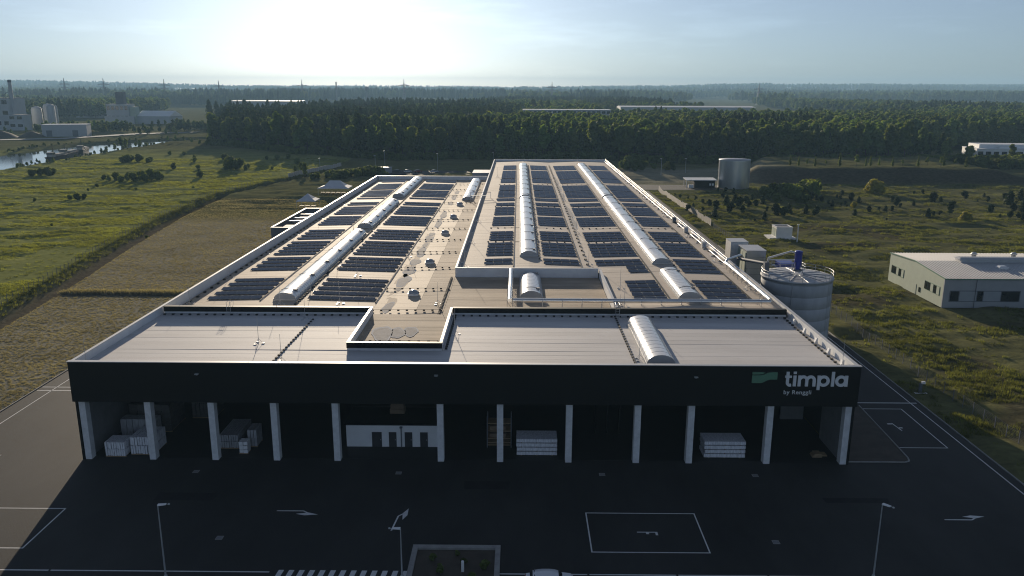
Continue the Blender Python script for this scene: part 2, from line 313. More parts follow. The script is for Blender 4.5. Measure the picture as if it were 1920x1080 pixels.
hf = n.new('ShaderNodeMath'); hf.operation = 'MULTIPLY'; hf.inputs[1].default_value = 0.5; l(mixn.outputs[0], hf.inputs[0])
rough_c = gramp(hf.outputs[0], (0.085, 0.085, 0.044), (0.20, 0.20, 0.085))
lush_c = gramp(hf.outputs[0], (0.15, 0.170, 0.058), (0.32, 0.33, 0.115))
dry_c = gramp(hf.outputs[0], (0.22, 0.205, 0.155), (0.36, 0.335, 0.255))
bare_c = gramp(n2, (0.045, 0.036, 0.026), (0.10, 0.082, 0.06))
c = gmix(sp.outputs[0], rough_c, lush_c); c = gmix(sp.outputs[1], c, dry_c); c = gmix(sp.outputs[2], c, bare_c); l(c, b.inputs['Base Color'])
bp = n.new('ShaderNodeBump'); bp.inputs['Strength'].default_value = 0.8; bp.inputs['Distance'].default_value = 0.18
bs = n.new('ShaderNodeMath'); bs.operation = 'ADD'; l(n2, bs.inputs[0]); l(n3, bs.inputs[1]); l(bs.outputs[0], bp.inputs['Height']); l(bp.outputs[0], b.inputs['Normal'])
me.materials.append(gm)
tag(link('ground', me), kind='structure')
tag(MB().quad((-420, 120, -0.85), (-230, 120, -0.85), (-90, 820, -0.85), (-420, 820, -0.85)).build('water', M['water']), kind='structure')

# ------------------------------------------------------------------ yard, roads, kerbs, markings
tag(MB().quad((-72.2, 20, 0.0), (58.2, 20, 0.0), (58.2, 88.0, 0.0), (-72.2, 88.0, 0.0)).quad((-72.2, 88.0, 0), (-53.0, 88.0, 0), (-53.0, 200, 0), (-72.2, 200, 0)).quad((-53, 88, 0), (49.1, 88, 0), (49.1, 89.9, 0), (-53, 89.9, 0)).quad((49.1, 88, 0), (58.2, 88, 0), (58.2, 360, 0), (49.1, 360, 0)).quad((40.15, 89.9, 0), (49.1, 89.9, 0), (49.1, 116, 0), (40.15, 116, 0)).build('asphalt_yard', M['asphalt']), kind='structure')
tag(MB().quad((41, 363, 0.0), (95, 365, 0.0), (95, 384, 0.0), (41, 385, 0.0)).build('access_road', M['asphalt']), kind='structure')
def strip(name, pts, w, m, z=0.004):
    """flat painted line along a polyline, mitred by small overlaps-free butt ends"""
    mb = MB()
    for (ax, ay), (bx, by) in zip(pts[:-1], pts[1:]):
        d = Vector((bx - ax, by - ay)); d.normalize(); nn = Vector((-d.y, d.x)) * w / 2; e = d * 0
        mb.quad((ax - nn.x, ay - nn.y, z), (bx - nn.x, by - nn.y, z), (bx + nn.x, by + nn.y, z), (ax + nn.x, ay + nn.y, z))
    return tag(mb.build(name, M[m]), kind='structure')
strip('road_marking', [(57.0, 20), (57.0, 360)], 0.14, 'paint')
strip('road_marking', [(-69.8, 20), (-69.8, 200)], 0.14, 'paint')
def bay(x0, x1, y0, y1, w=0.14):
    mb = MB(); z = 0.004
    mb.quad((x0, y0, z), (x1, y0, z), (x1, y0 + w, z), (x0, y0 + w, z)).quad((x0, y1 - w, z), (x1, y1 - w, z), (x1, y1, z), (x0, y1, z))
    mb.quad((x0, y0 + w, z), (x0 + w, y0 + w, z), (x0 + w, y1 - w, z), (x0, y1 - w, z)).quad((x1 - w, y0 + w, z), (x1, y0 + w, z), (x1, y1 - w, z), (x1 - w, y1 - w, z))
    return tag(mb.build('bay_marking', M['paint']), kind='structure')
bay(7.3, 19.0, 69.9, 77.5); bay(-60.5, -48.6, 69.8, 77.6); bay(48.2, 54.7, 94.1, 107.0)
for x0, x1 in ((-72.0, -44), (-43.8, -23.2), (-1.6, 6.6), (6.8, 14.9), (15.1, 23.4), (23.6, 32), (32.2, 40.2), (40.4, 55)):
    strip('road_marking', [(x0, 66.2), (x1, 66.2)], 0.16, 'paint')
for k in range(13):                                          # zebra crossing
    x = -22.4 + k * 0.98
    tag(MB().quad((x - 0.35, 62.4, 0.004), (x + 0.15, 62.4, 0.004), (x + 0.5, 66.55, 0.004), (x, 66.55, 0.004)).build('crossing_stripe', M['paint']), kind='structure')
def arrow(x, y, rz, flip=1):
    mb = MB(); z = 0.004
    pts = [(0, 0), (2.9, 0), (3.5, -0.45 * flip)]
    for (a, bb), (c2, d2) in zip(pts[:-1], pts[1:]):
        d = Vector((c2 - a, d2 - bb)).normalized(); q = Vector((-d.y, d.x)) * 0.085
        mb.quad((a - q.x, bb - q.y, z), (c2 - q.x, d2 - q.y, z), (c2 + q.x, d2 + q.y, z), (a + q.x, bb + q.y, z))
    mb.add([(2.2, -0.62 * flip, z + .003), (4.6, -0.72 * flip, z + .003), (3.5, -0.32 * flip, z + .003)], [(0, 1, 2) if flip > 0 else (0, 2, 1)])
    mb.add([(2.2, -0.62 * flip, z + .003), (3.2, -0.92 * flip, z + .003), (4.6, -0.72 * flip, z + .003)], [(0, 1, 2) if flip > 0 else (0, 2, 1)])
    tag(mb.build('arrow_marking', M['paint'], None, (x, y, 0), rz), kind='structure')
arrow(-25.8, 77.4, 0); arrow(45.2, 76.6, 0, -1); arrow(-12.9, 73.6, math.radians(84), 1)
tag(MB().quad((12.3, 73.6, .004), (14.4, 73.6, .004), (14.4, 73.75, .004), (12.3, 73.75, .004)).quad((13.2, 73.3, .004), (13.5, 73.3, .004), (13.5, 73.6, .004), (13.2, 73.6, .004)).quad((14.15, 73.1, .004), (14.4, 73.1, .004), (14.4, 73.6, .004), (14.15, 73.6, .004)).build('pictogram_marking', M['paint']), kind='structure')
tag(MB().quad((51.2, 99.4, .004), (51.35, 99.4, .004), (51.1, 101.9, .004), (50.95, 101.9, .004)).quad((51.3, 100.2, .004), (51.8, 100.2, .004), (51.8, 100.5, .004), (51.3, 100.5, .004)).quad((50.3, 101.5, .004), (50.95, 101.5, .004), (50.95, 101.8, .004), (50.3, 101.8, .004)).build('pictogram_marking', M['paint']), kind='structure')
strip('road_marking', [(49.2, 109.2), (57.9, 109.2)], 0.25, 'paint'); strip('road_marking', [(-72, 112), (-53.4, 112)], 0.22, 'paint'); strip('road_marking', [(-72, 113.4), (-53.4, 113.4)], 0.22, 'paint')
def kerb(x0, y0, x1, y1, step=2.0, w=0.16, h=0.11, name='kerb'):
    k = link(name, None); k['kind'] = 'structure'; d = Vector((x1 - x0, y1 - y0)); Ln = d.length; d.normalize(); N = max(1, int(Ln / step)); s = Ln / N
    me = MB().box(0.0, s - 0.03, -w / 2, w / 2, -0.1, h).mesh('kerb_stone', M['kerb'])
    for i in range(N):
        o = link('kerb_stone', me, k, (x0 + d.x * s * i, y0 + d.y * s * i, rnd.uniform(-.006, .006)), math.atan2(d.y, d.x))
    return k
kerb(58.32, 62, 58.32, 230); kerb(-72.32, 62, -72.32, 150)
tag(MB().prism([(40.4, 90.1), (47.3, 90.1), (47.9, 90.5), (48.1, 91.2), (49.0, 108.0), (40.4, 108.0)], -0.05, 0.04).build('planting_island', M['soil']), kind='structure')  # dark soil colour stands in for the shade lying on this bed
kerb(40.3, 89.98, 47.3, 89.98, 1.0); kerb(47.3, 89.98, 47.95, 90.3, 0.7); kerb(47.95, 90.3, 48.2, 91.2, 0.9); kerb(48.2, 91.2, 49.1, 108, 1.0)

M['patch'] = mat('asphalt_repair', (0.022, 0.0215, 0.021), 0.85, var=0.3, scale=0.8, spec=0.25)
for x0, x1, y0, y1 in ((-40, -33.5, 79.5, 81.2), (34, 41, 80, 81.1), (-6, -1, 82.5, 84.4)): tag(MB().quad((x0, y0, .0025), (x1, y0, .0025), (x1 + .2, y1, .0025), (x0 - .1, y1, .0025)).build('asphalt_patch', M['patch']), kind='structure')
for x, y in ((-38, 86.3), (-14, 86.3), (10, 86.3), (28, 86.3), (-30, 72), (26, 72), (-64, 90)):
    t = thing('yard_drain', 'small iron drain grate set in the dark yard', 'drain', (x, y, .003), 0, 'drain grates in the yard'); MB().box(-.35, .35, -.35, .35, -.05, .006).build('frame', M['kerb'], t)
    for k in range(5): MB().box(-.28 + k * .12, -.20 + k * .12, -.28, .28, .006, .012).build('bar', M['plant_dark'], t)
# ------------------------------------------------------------------ haze
HZ = MB().box(-10300, 10300, -700, 9900, -6, 175).build('haze', [])
hm = bpy.data.materials.new('haze'); hm.use_nodes = True; hn = hm.node_tree.nodes; hn.clear()
pv = hn.new('ShaderNodeVolumePrincipled'); pv.inputs['Color'].default_value = (0.42, 0.71, 1.0, 1); pv.inputs['Density'].default_value = 0.000125; pv.inputs['Anisotropy'].default_value = 0.1
ho = hn.new('ShaderNodeOutputMaterial'); hm.node_tree.links.new(pv.outputs[0], ho.inputs['Volume']); HZ.data.materials.append(hm)
tag(HZ, 'thin bluish evening haze over the whole landscape', 'haze', kind='stuff')

# ------------------------------------------------------------------ the factory
FH = thing('factory_hall', 'long black factory hall with open loading front and vast pale roof', 'factory', (0, 89, 0))
def part(name, mb, m, parent=FH, loc=None):
    """parts are modelled in world coordinates; the hall's Empty stands at (0, 89, 0)"""
    off = Vector((0, 0, 0)); p = parent
    while p is not None: off += Vector(p.location); p = p.parent
    l0 = Vector(loc) if loc is not None else Vector((0, 0, 0))
    mats = [M[k] for k in m] if isinstance(m, (list, tuple)) else M[m]
    return link(name, mb.mesh(name, mats), parent, l0 - off)
def instp(name, me, parent, loc, rz=0):
    off = Vector((0, 0, 0)); p = parent
    while p is not None: off += Vector(p.location); p = p.parent
    return link(name, me, parent, Vector(loc) - off, rz)
PL = [(-52.5, 11.12), (-37.0, 11.5), (-20.0, 11.10), (-11.35, 11.32)]
PR = [(-11.0, 12.15), (2.0, 12.5), (13.5, 12.12), (26.7, 12.5), (39.7, 12.15)]
PRF = [(14.85, 12.16), (26.7, 12.5), (39.7, 12.15)]
def zl(x): return float(np.interp(x, [p[0] for p in PL], [p[1] for p in PL]))
def zr(x): return float(np.interp(x, [p[0] for p in PR], [p[1] for p in PR]))
# walls
part('wall', B(-53.0, -52.75, 89.25, 299.4, 0, 12.6), 'black'); part('wall', B(39.85, 40.1, 89.25, 368.4, 0, 12.6), 'black')
part('wall', B(-52.6, -11.0, 299.0, 299.4, 0, 12.6), 'black'); part('wall', B(-11.0, 39.7, 368.0, 368.4, 0, 12.8), 'black'); part('wall', B(-11.4, -11.15, 299.4, 368.4, 0, 12.8), 'black')
part('fascia', B(-53.05, 40.15, 88.8, 89.2, 7.7, 12.70), 'black')
part('coping', B(-53.1, 40.2, 88.7, 89.3, 12.703, 12.78), 'coping')
for x in (-52.3, -44.45, -36.8, -29.3, -21.9, -9.3, -2.1, 6.2, 14.4, 20.8, 30.2, 39.45):
    part('column', B(x - .38, x + .38, 89.35, 90.3, 0, 7.72), 'concrete')
for x in (-37.8, -9.6, 20.9):
    part('floodlight', MB().box(x - .22, x + .22, 88.45, 88.79, 11.3, 11.42).box(x - .05, x + .05, 88.6, 88.798, 11.2, 11.3), 'steel')
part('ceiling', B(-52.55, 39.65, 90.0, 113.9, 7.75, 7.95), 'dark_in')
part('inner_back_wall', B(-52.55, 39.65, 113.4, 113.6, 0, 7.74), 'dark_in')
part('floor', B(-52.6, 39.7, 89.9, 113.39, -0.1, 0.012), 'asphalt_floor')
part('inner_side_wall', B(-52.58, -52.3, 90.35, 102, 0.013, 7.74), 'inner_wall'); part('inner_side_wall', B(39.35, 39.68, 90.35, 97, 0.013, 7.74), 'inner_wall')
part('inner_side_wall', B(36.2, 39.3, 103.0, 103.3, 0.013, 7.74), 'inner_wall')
part('beam', B(15, 33, 104, 104.3, 6.4, 6.75), 'concrete'); part('beam', B(-20.5, -9.5, 104.2, 104.5, 6.2, 6.5), 'concrete'); part('beam', B(-5.5, 3.2, 100.2, 100.5, 5.6, 6.0), 'inner_wall')
part('roof_deck', B(-52.58, 39.68, 89.22, 113.9, 11.2, 11.55), 'tray'); part('roof_deck', B(-52.58, -11.02, 113.92, 298.98, 10.6, 10.98), 'tray'); part('roof_deck', B(-11.0, 39.68, 113.92, 367.98, 10.6, 11.2), 'tray')
# roof sheets, laid across the hall in strips
def sheets(profile, y0, y1, m, pitch=1.95, zoff=0.0):
    n_ = max(1, round((y1 - y0) / pitch)); w = (y1 - y0) / n_
    poly = [(x, z) for x, z in profile] + [(x, z - 0.10) for x, z in reversed(profile)]
    mes = [MB().prismY(poly, 0.0, w - 0.035).mesh('roof_sheet', M[m]) for _ in range(1)]
    for i in range(n_): instp('roof_sheet', mes[0], FH, (0, y0 + i * w, zoff + rnd.uniform(-0.012, 0.012)))
sheets([(-52.6, 11.6), (-21.85, 11.66)], 97.0, 113.45, 'roof', 1.6); sheets([(-52.6, 11.6), (39.7, 11.62)], 89.3, 96.99, 'roof', 1.5); sheets([(-9.65, 11.66), (39.7, 11.6)], 97.0, 113.45, 'roof', 1.6)
sheets([(-21.5, 11.62), (-10.0, 11.62)], 97.45, 113.9, 'roof_dirty', 1.6)
sheets([(-52.6, 11.12), (-37.0, 11.5), (-22.3, zl(-22.3))], 114.0, 298.9, 'roof_old'); sheets([(-22.27, zl(-22.27)), (-20.0, 11.10), (-15.6, zl(-15.6))], 114.0, 298.9, 'roof_tan', 2.6); sheets([(-15.57, zl(-15.57)), (-11.35, 11.32)], 114.0, 298.9, 'roof_dirty', 1.6); sheets([(-11.3, 11.33), (14.35, 11.33)], 114.0, 139.5, 'roof_dirty', 1.6)
sheets(PR, 140.2, 367.9, 'roof_hall'); sheets(PRF, 114.1, 140.1, 'roof_hall')
# parapets and copings
def parapet(x0, x1, y0, y1, z0, z1, m='parapet', cm='coping', over=0.03):
    p = part('parapet', B(x0, x1, y0, y1, z0, z1), m); part('coping', B(x0 - over, x1 + over, y0 - over, y1 + over, z1 + .003, z1 + .07), cm, p); return p
parapet(-52.98, -52.62, 89.4, 299.3, 10.8, 12.62); parapet(39.72, 40.08, 89.4, 368.3, 11.0, 12.66)
parapet(-52.3, -11.5, 298.7, 299.3, 10.8, 12.55); parapet(-10.7, 39.4, 367.6, 368.3, 11.5, 13.05)
parapet(-11.3, -11.02, 140.3, 368.2, 10.9, 12.95); parapet(-11.3, 14.3, 139.7, 140.15, 11.0, 12.92); parapet(14.45, 14.75, 114.3, 140.1, 11.0, 12.78)
for x0, x1 in ((-52.3, -21.9), (-9.6, 39.4)):
    p = part('divider_wall', B(x0, x1, 113.5, 114.0, 11.4, 12.70), 'parapet'); part('cladding', B(x0, x1, 113.38, 113.497, 12.02, 12.72), 'black', p); part('coping', B(x0, x1, 113.30, 114.05, 12.723, 12.80), 'black', p)
p = part('divider_wall', B(-21.8, -9.7, 97.0, 97.4, 11.2, 12.60), 'parapet'); part('cladding', B(-21.85, -9.65, 96.9, 96.997, 11.95, 12.62), 'black', p); part('coping', B(-21.9, -9.6, 96.85, 97.45, 12.623, 12.70), 'black', p)
parapet(-21.82, -21.52, 97.5, 114.1, 11.2, 12.62); parapet(-9.98, -9.68, 97.5, 114.1, 11.2, 12.62)
# arched skylights
def arch(a, h, n=12): return [(-a * math.cos(PI * i / n), h * math.sin(PI * i / n)) for i in range(n + 1)]
_pane = {}
def skylight(xc, y0, y1, z, a=1.72, h=0.95, step=1.05, vents=8.0, first=1.0, m='poly'):
    Lh = y1 - y0
    mb = MB().box(xc - a - .12, xc + a + .12, y0, y1, z - .25, z + .28)
    pr = [(xc + x * .95, z + .281 + q * .92) for x, q in arch(a, h)]
    mb.prismY(pr, y0 + .03, y1 - .03, 1)
    sk = part('skylight', mb, ('curb', 'core'))
    N = max(2, round(Lh / step)); w = Lh / N; key = (round(a, 2), round(h, 2), round(w, 2), m)
    if key not in _pane:
        p = arch(a, h); q = MB(); vs = [(x, 0.02, zz) for x, zz in p] + [(x, w - .10, zz) for x, zz in p]; k = len(p)
        q.add(vs, [(i + 1, i, k + i, k + i + 1) for i in range(k - 1)], 0, True)
        q.add([(x, 0.02, zz) for x, zz in p] + [(x * .985, 0.02, zz * .97) for x, zz in p], [(i, i + 1, k + i + 1, k + i) for i in range(k - 1)])
        _pane[key] = q.mesh('pane', M[m])
    for i in range(N): instp('pane', _pane[key], sk, (xc, y0 + i * w, z + .283))
    for yy, f in ((y0 - .02, 1), (y1 + .02, -1)):
        part('end_panel', MB().add([(xc + x, yy, z + .283 + q) for x, q in arch(a * .99, h * .98)], [tuple(range(13)) if f > 0 else tuple(range(12, -1, -1))]), 'poly_grey', sk)
    y = y0 + first
    while y < y1 - .6:
        q = MB(); p = arch(a * 1.02, h * 1.06)[3:11]; k = len(p)
        q.add([(x, 0, zz + .03) for x, zz in p] + [(x, .16, zz + .09) for x, zz in p], [(i + 1, i, k + i, k + i + 1) for i in range(k - 1)])
        q.box(a * .45, a * .8, -.1, .45, h * .72, h * .98)
        v = part('vent_flap', q, 'plant_dark', sk, (xc, y, z + .29)); y += vents
    return sk
skylight(-36.9, 122.0, 182.0, 11.45, 1.75, 1.05, vents=11.0, first=2.2); skylight(-37.0, 190.0, 234.5, 11.45, 1.75, 1.05, vents=10, first=2); skylight(-37.3, 247, 296, 11.45, 1.75, 1.05, vents=9.5, first=3)
skylight(-15.6, 243, 295, 11.15, 1.65, 0.9, vents=13, first=2)
skylight(2.0, 152.5, 235.5, 12.42, 1.65, .9, vents=9.6, first=2); skylight(1.9, 238.5, 345, 12.42, 1.65, .9, vents=13, first=2)
skylight(26.7, 146.0, 236.6, 12.42, 1.7, .95, vents=11, first=9); skylight(26.8, 239.5, 345, 12.42, 1.7, .95, vents=13, first=2); skylight(26.7, 120.4, 138.4, 12.42, 1.7, .95, vents=12.5, first=3)
skylight(2.1, 124.6, 139.0, 11.33, 1.75, 1.0, vents=11, first=2); skylight(17.3, 91.6, 109.2, 11.62, 1.75, 1.15, step=1.5, vents=40, first=30)
# small smoke domes in the aisle
dm = MB().lathe([(.86, 0.34), (.83, 0.5), (0.68, 0.7), (0.42, .82), (0.01, .87)], 16).mesh('dome', M['dome'])
for y in (127.2, 151.8, 184.6, 208.8, 232.0):
    d_ = part('dome_skylight', MB().box(-.82, .82, -.82, .82, -.3, .30).box(-.93, .93, -.93, .93, .303, .37), ('white'), FH, (-17.2, y, zl(-17.2)))
    link('dome', dm, d_)
    part('actuator', B(.55, .95, -.2, .2, .375, .65), 'plant_dark', d_, (-17.2, y, zl(-17.2)))
# cable trays beside the solar fields
for x, y0, y1, zz in ((-40.75, 122, 297, zl(-40.75)), (-22.45, 122, 297, zl(-22.45)), (-0.85, 143, 345, zr(-.85)), (11.75, 143, 345, zr(11.75)), (23.65, 119, 345, zr(23.65)), (36.5, 119, 345, zr(36.5))):
    part('cable_tray', MB().box(x - .16, x + .02, y0, y1, zz - .02, zz + .16).box(x + .02, x + .10, y0, y1, zz - .02, zz + .09, 1), ('tray', 'parapet'))
# lightning conductor runs on small blocks
def conductor(p0, p1, step=1.0, s=0.16, z=None):
    a = Vector(p0); bb = Vector(p1); N = max(2, int((bb - a).length / step)); mb = MB()
    for i in range(N + 1):
        c = a.lerp(bb, i / N); mb.box(c.x - s, c.x + s, c.y - s, c.y + s, c.z, c.z + s * 1.1)
    mb.tube(a + Vector((0, 0, s * 1.15)), bb + Vector((0, 0, s * 1.15)), .022, n=4)
    return part('lightning_conductor', mb, 'rubber')
for y in (100.6, 117, 130.5, 147, 162, 176, 191, 204, 221, 236, 252, 268, 284):
    xa = -20.8 if y < 113 else -22.1; xb = -10.5 if y < 113 else -11.7
    conductor((xa, y, 11.64 if y < 113 else 11.26), (xb, y, 11.64 if y < 113 else 11.36), 1.2)
conductor((-34.6, 119.5, 11.47), (-34.6, 186, 11.47), 1.0); conductor((-34.6, 189, 11.47), (-34.6, 296, 11.47), 1.6)
conductor((-29.6, 110.6, 11.66), (-29.9, 90.4, 11.64), 1.05, .14); conductor((14.2, 113.0, 11.67), (14.3, 90.4, 11.66), 1.05, .14); conductor((-9.2, 97.5, 11.68), (-9.2, 113, 11.68), .9)
conductor((-52.0, 112.9, 11.64), (-22.4, 112.9, 11.69), 1.2); conductor((-9.2, 112.9, 11.69), (39, 112.9, 11.63), 1.2)
for y in (168.5, 186, 222, 237, 275, 291): conductor((-6.5, y, 12.3), (11.5, y, 12.26), 1.6); conductor((15, y, 12.22), (36, y, 12.3), 1.6)
conductor((-10.2, 141.0, 12.2), (14.0, 141.0, 12.2), 1.4); conductor((4.05, 150, 12.47), (4.05, 345, 12.47), 3.0); conductor((28.8, 145, 12.47), (28.8, 345, 12.47), 4)
conductor((38.9, 90, 11.63), (38.9, 112.5, 11.63), 1.1); conductor((-51.9, 116, 11.16), (-51.9, 290, 11.16), 3.0, .2); conductor((-11.9, 114.5, 11.34), (-11.9, 139, 11.34), .8)
conductor((12.9, 142, 12.17), (12.9, 345, 12.17), 4.5, .22); conductor((38.6, 150, 12.2), (38.6, 345, 12.2), 5, .2)
def rod(x, y, z, h=3.6):
    mb = MB().tube((x, y, z), (x, y, z + h), .035, .02, 5)
    for a in (0, 2.1, 4.2): mb.tube((x, y, z + .7), (x + .6 * math.cos(a), y + .6 * math.sin(a), z + .05), .02, n=4); mb.box(x + .6 * math.cos(a) - .17, x + .6 * math.cos(a) + .17, y + .6 * math.sin(a) - .17, y + .6 * math.sin(a) + .17, z, z + .09)
    part('lightning_rod', mb, 'steel')
for x, y in ((-51.6, 121), (-51.6, 139), (-51.6, 160), (-51.6, 182), (-51.6, 206), (-51.6, 232), (-51.6, 262), (-36.9, 119.5), (-34.3, 128), (-29, 140), (-34.3, 148), (-38.9, 186), (-28, 121), (-12.6, 121), (-22.2, 158)): rod(x, y, zl(x))
for x, y in ((-9.9, 144), (-9.9, 168), (-9.9, 196), (13.2, 147), (13.2, 181), (13.2, 236), (16.8, 128), (16.0, 116.5), (37.6, 128), (37.6, 150), (37.6, 176), (37.6, 206), (37.6, 240), (37.6, 280), (1.9, 366), (26.7, 366), (-8, 300)): rod(x, y, zr(x) - .02)
for x, y in ((-30.8, 111), (-51.7, 90.4), (14.8, 112.4), (15.0, 94), (38.9, 91.2), (-28.8, 92.2), (-8.6, 104), (-33.9, 99.5)): rod(x, y, 11.64)
# silver ducts over the roof
def duct(pts, r=.33, sup=3.0, zf=12.2):
    mb = MB()
    for a, bb in zip(pts[:-1], pts[1:]):
        mb.tube(a, bb, r, n=14); d = (Vector(bb) - Vector(a)); N = int(d.length / sup)
        for i in range(1, N + 1):
            c = Vector(a) + d * ((i - .5) / max(1, N)); mb.tube(c - d.normalized() * .05, c + d.normalized() * .05, r * 1.07, n=14)
    for p in pts[1:-1]:
        pr = [(r * 1.02 * math.sin(PI * i / 8), p[2] - r * 1.02 * math.cos(PI * i / 8)) for i in range(9)]; mb.lathe(pr, 14, 0, (p[0], p[1]))
    o = part('duct', mb, 'silver')
    for a, bb in zip(pts[:-1], pts[1:]):
        d = (Vector(bb) - Vector(a)); N = int(d.length / sup)
        if abs(d.z) > 1: continue
        q = MB(); dn = d.normalized(); sd = Vector((-dn.y, dn.x, 0)) * .4
        for i in range(1, N + 1):
            c = Vector(a) + d * ((i - .5) / max(1, N))
            for s_ in (-1, 1): q.tube((c.x + sd.x * s_, c.y + sd.y * s_, zf), (c.x + sd.x * s_, c.y + sd.y * s_, c.z + .1), .045, n=4)
            q.tube(c - sd - Vector((0, 0, r + .04)), c + sd - Vector((0, 0, r + .04)), .045, n=4)
        part('duct_support', q, 'steel', o)
    return o
duct([(-1.3, 139.2, 12.75), (-1.3, 118.2, 12.75)], .34, 2.4, 11.3); duct([(-0.8, 117.4, 12.95), (38.2, 117.4, 12.95)], .33, 2.9, 11.4); duct([(38.4, 118.1, 13.0), (38.4, 144.5, 13.0)], .33, 2.6, 12.1)
duct([(38.4, 145.2, 13.0), (38.8, 146.0, 13.4), (42.5, 150.5, 13.4), (44.6, 154, 11.5)], .24, 9, 12.3)
# rail beside the outer parapet of the high hall, and tanks of plant by it
rl = MB(); posts = np.arange(148, 366, 7.0)
rp = part('guard_rail', MB().tube((39.0, 147, 13.55), (39.0, 366, 13.55), .03, n=5).tube((39.0, 147, 13.05), (39.0, 366, 13.05), .025, n=5).tube((38.7, 147, 12.5), (38.7, 366, 12.5), .06, n=5), 'steel')
for y in posts: part('post', MB().tube((39.0, y, 12.15), (39.0, y, 13.6), .04, n=5).tube((39.0, y, 12.9), (38.1, y, 12.25), .03, n=4).box(37.9, 38.3, y - .2, y + .2, 12.19, 12.34), 'steel', rp)
for y in (196, 181.5, 163): part('vent_unit', MB().box(38.0, 38.9, y, y + 1.2, 12.2, 13.5).tube((38.4, y - .7, 12.5), (38.4, y + .1, 13.0), .25, n=8), 'plant_dark' if y == 196 else 'steel')
for y in np.arange(92, 112, 4.4): part('brace', MB().hexa([(39.0, y, 11.6), (39.46, y, 11.6), (39.46, y + .5, 11.6), (39.0, y + .5, 11.6), (39.3, y, 12.4), (39.46, y, 12.4), (39.46, y + .5, 12.4), (39.3, y + .5, 12.4)]), 'parapet')
for x in (-42.6, 14.6):     # rungs over the divider
    q = MB()
    for s_ in (-.28, .28): q.path([(x + s_, 113.1, 11.66), (x + s_, 113.1, 13.5), (x + s_, 114.4, 13.5), (x + s_, 114.4, 11.4)], .03, 4)
    for z in (11.9, 12.2, 12.5, 12.8, 13.1): q.tube((x - .28, 113.1, z), (x + .28, 113.1, z), .02, n=4)
    part('roof_ladder', q, 'steel')
q = MB()
for s_ in (-.35, .35): q.path([(-14.5, 239.5 + s_, 11.3), (-14.5, 239.5 + s_, 14.1), (-8.4, 239.5 + s_, 14.1), (-8.4, 239.5 + s_, 12.3)], .05, 5); q.path([(-14.5, 239.5 + s_, 12.3), (-12.2, 239.5 + s_, 12.3), (-12.2, 239.5 + s_, 14.1)], .04, 4)
part('roof_bridge', q.box(-14.5, -8.4, 239.2, 239.8, 13.05, 13.1), 'steel')
# puddles with lime rims
def blob(cx, cy, rx, ry, z, seed, n=18, k=1.0):
    r = random.Random(seed); ph = [r.uniform(0, 6.3) for _ in range(4)]
    return [(cx + rx * k * (1 + .16 * math.sin(2 * a + ph[0]) + .12 * math.sin(3 * a + ph[1]) + .08 * math.sin(5 * a + ph[2])) * math.cos(a), cy + ry * k * (1 + .16 * math.sin(2 * a + ph[0]) + .12 * math.sin(3 * a + ph[1]) + .08 * math.sin(5 * a + ph[2])) * math.sin(a), z) for a in [2 * PI * i / n for i in range(n)]]
def puddle(cx, cy, rx, ry, z, seed):
    o = part('puddle', MB().add(blob(cx, cy, rx, ry, z + .006, seed), [tuple(range(18))]), 'puddle')
    part('puddle_rim', MB().add(blob(cx, cy, rx, ry, z, seed, k=1.2), [tuple(range(18))]), 'puddle_rim', o)
for k_, (y, ry) in enumerate(((121, 5), (135, 8), (150, 9), (168, 7), (182, 6))): part('dirt_stain', MB().add(blob(-20.6, y, 1.15, ry, 11.13, 200 + k_), [tuple(range(18))]), 'roof_dirty')
for i, (y, rx, ry) in enumerate(((119.5, .7, 2.4), (131, .35, .8), (136.8, .95, 3.2), (145.5, .8, 3.2), (153, .8, 2.6), (163, .8, 4.0), (170.5, .5, 1.8), (178, .7, 3.6), (184, .5, 2), (200, .6, 6), (214, .7, 5), (236, .6, 3), (250, .6, 5), (262, .5, 4))):
    puddle(-20.2, y, rx, ry, 11.142, i)
puddle(-18.4, 104.0, 1.2, 3.2, 11.655, 40); puddle(-16.4, 104.6, .8, 2.2, 11.655, 41); puddle(-14.7, 105.2, .9, 1.7, 11.655, 42)
for i, (y, rx, ry) in enumerate(((196, .7, 9), (214, .8, 10), (246, .6, 8), (268, .6, 9), (290, .5, 12))): puddle(13.4, y, rx, ry, 12.16, 60 + i)
for y, ry in ((146, 2), (164, 5), (185, 4), (205, 6)): puddle(-10.55, y, .25, ry, 12.18, 80 + y)

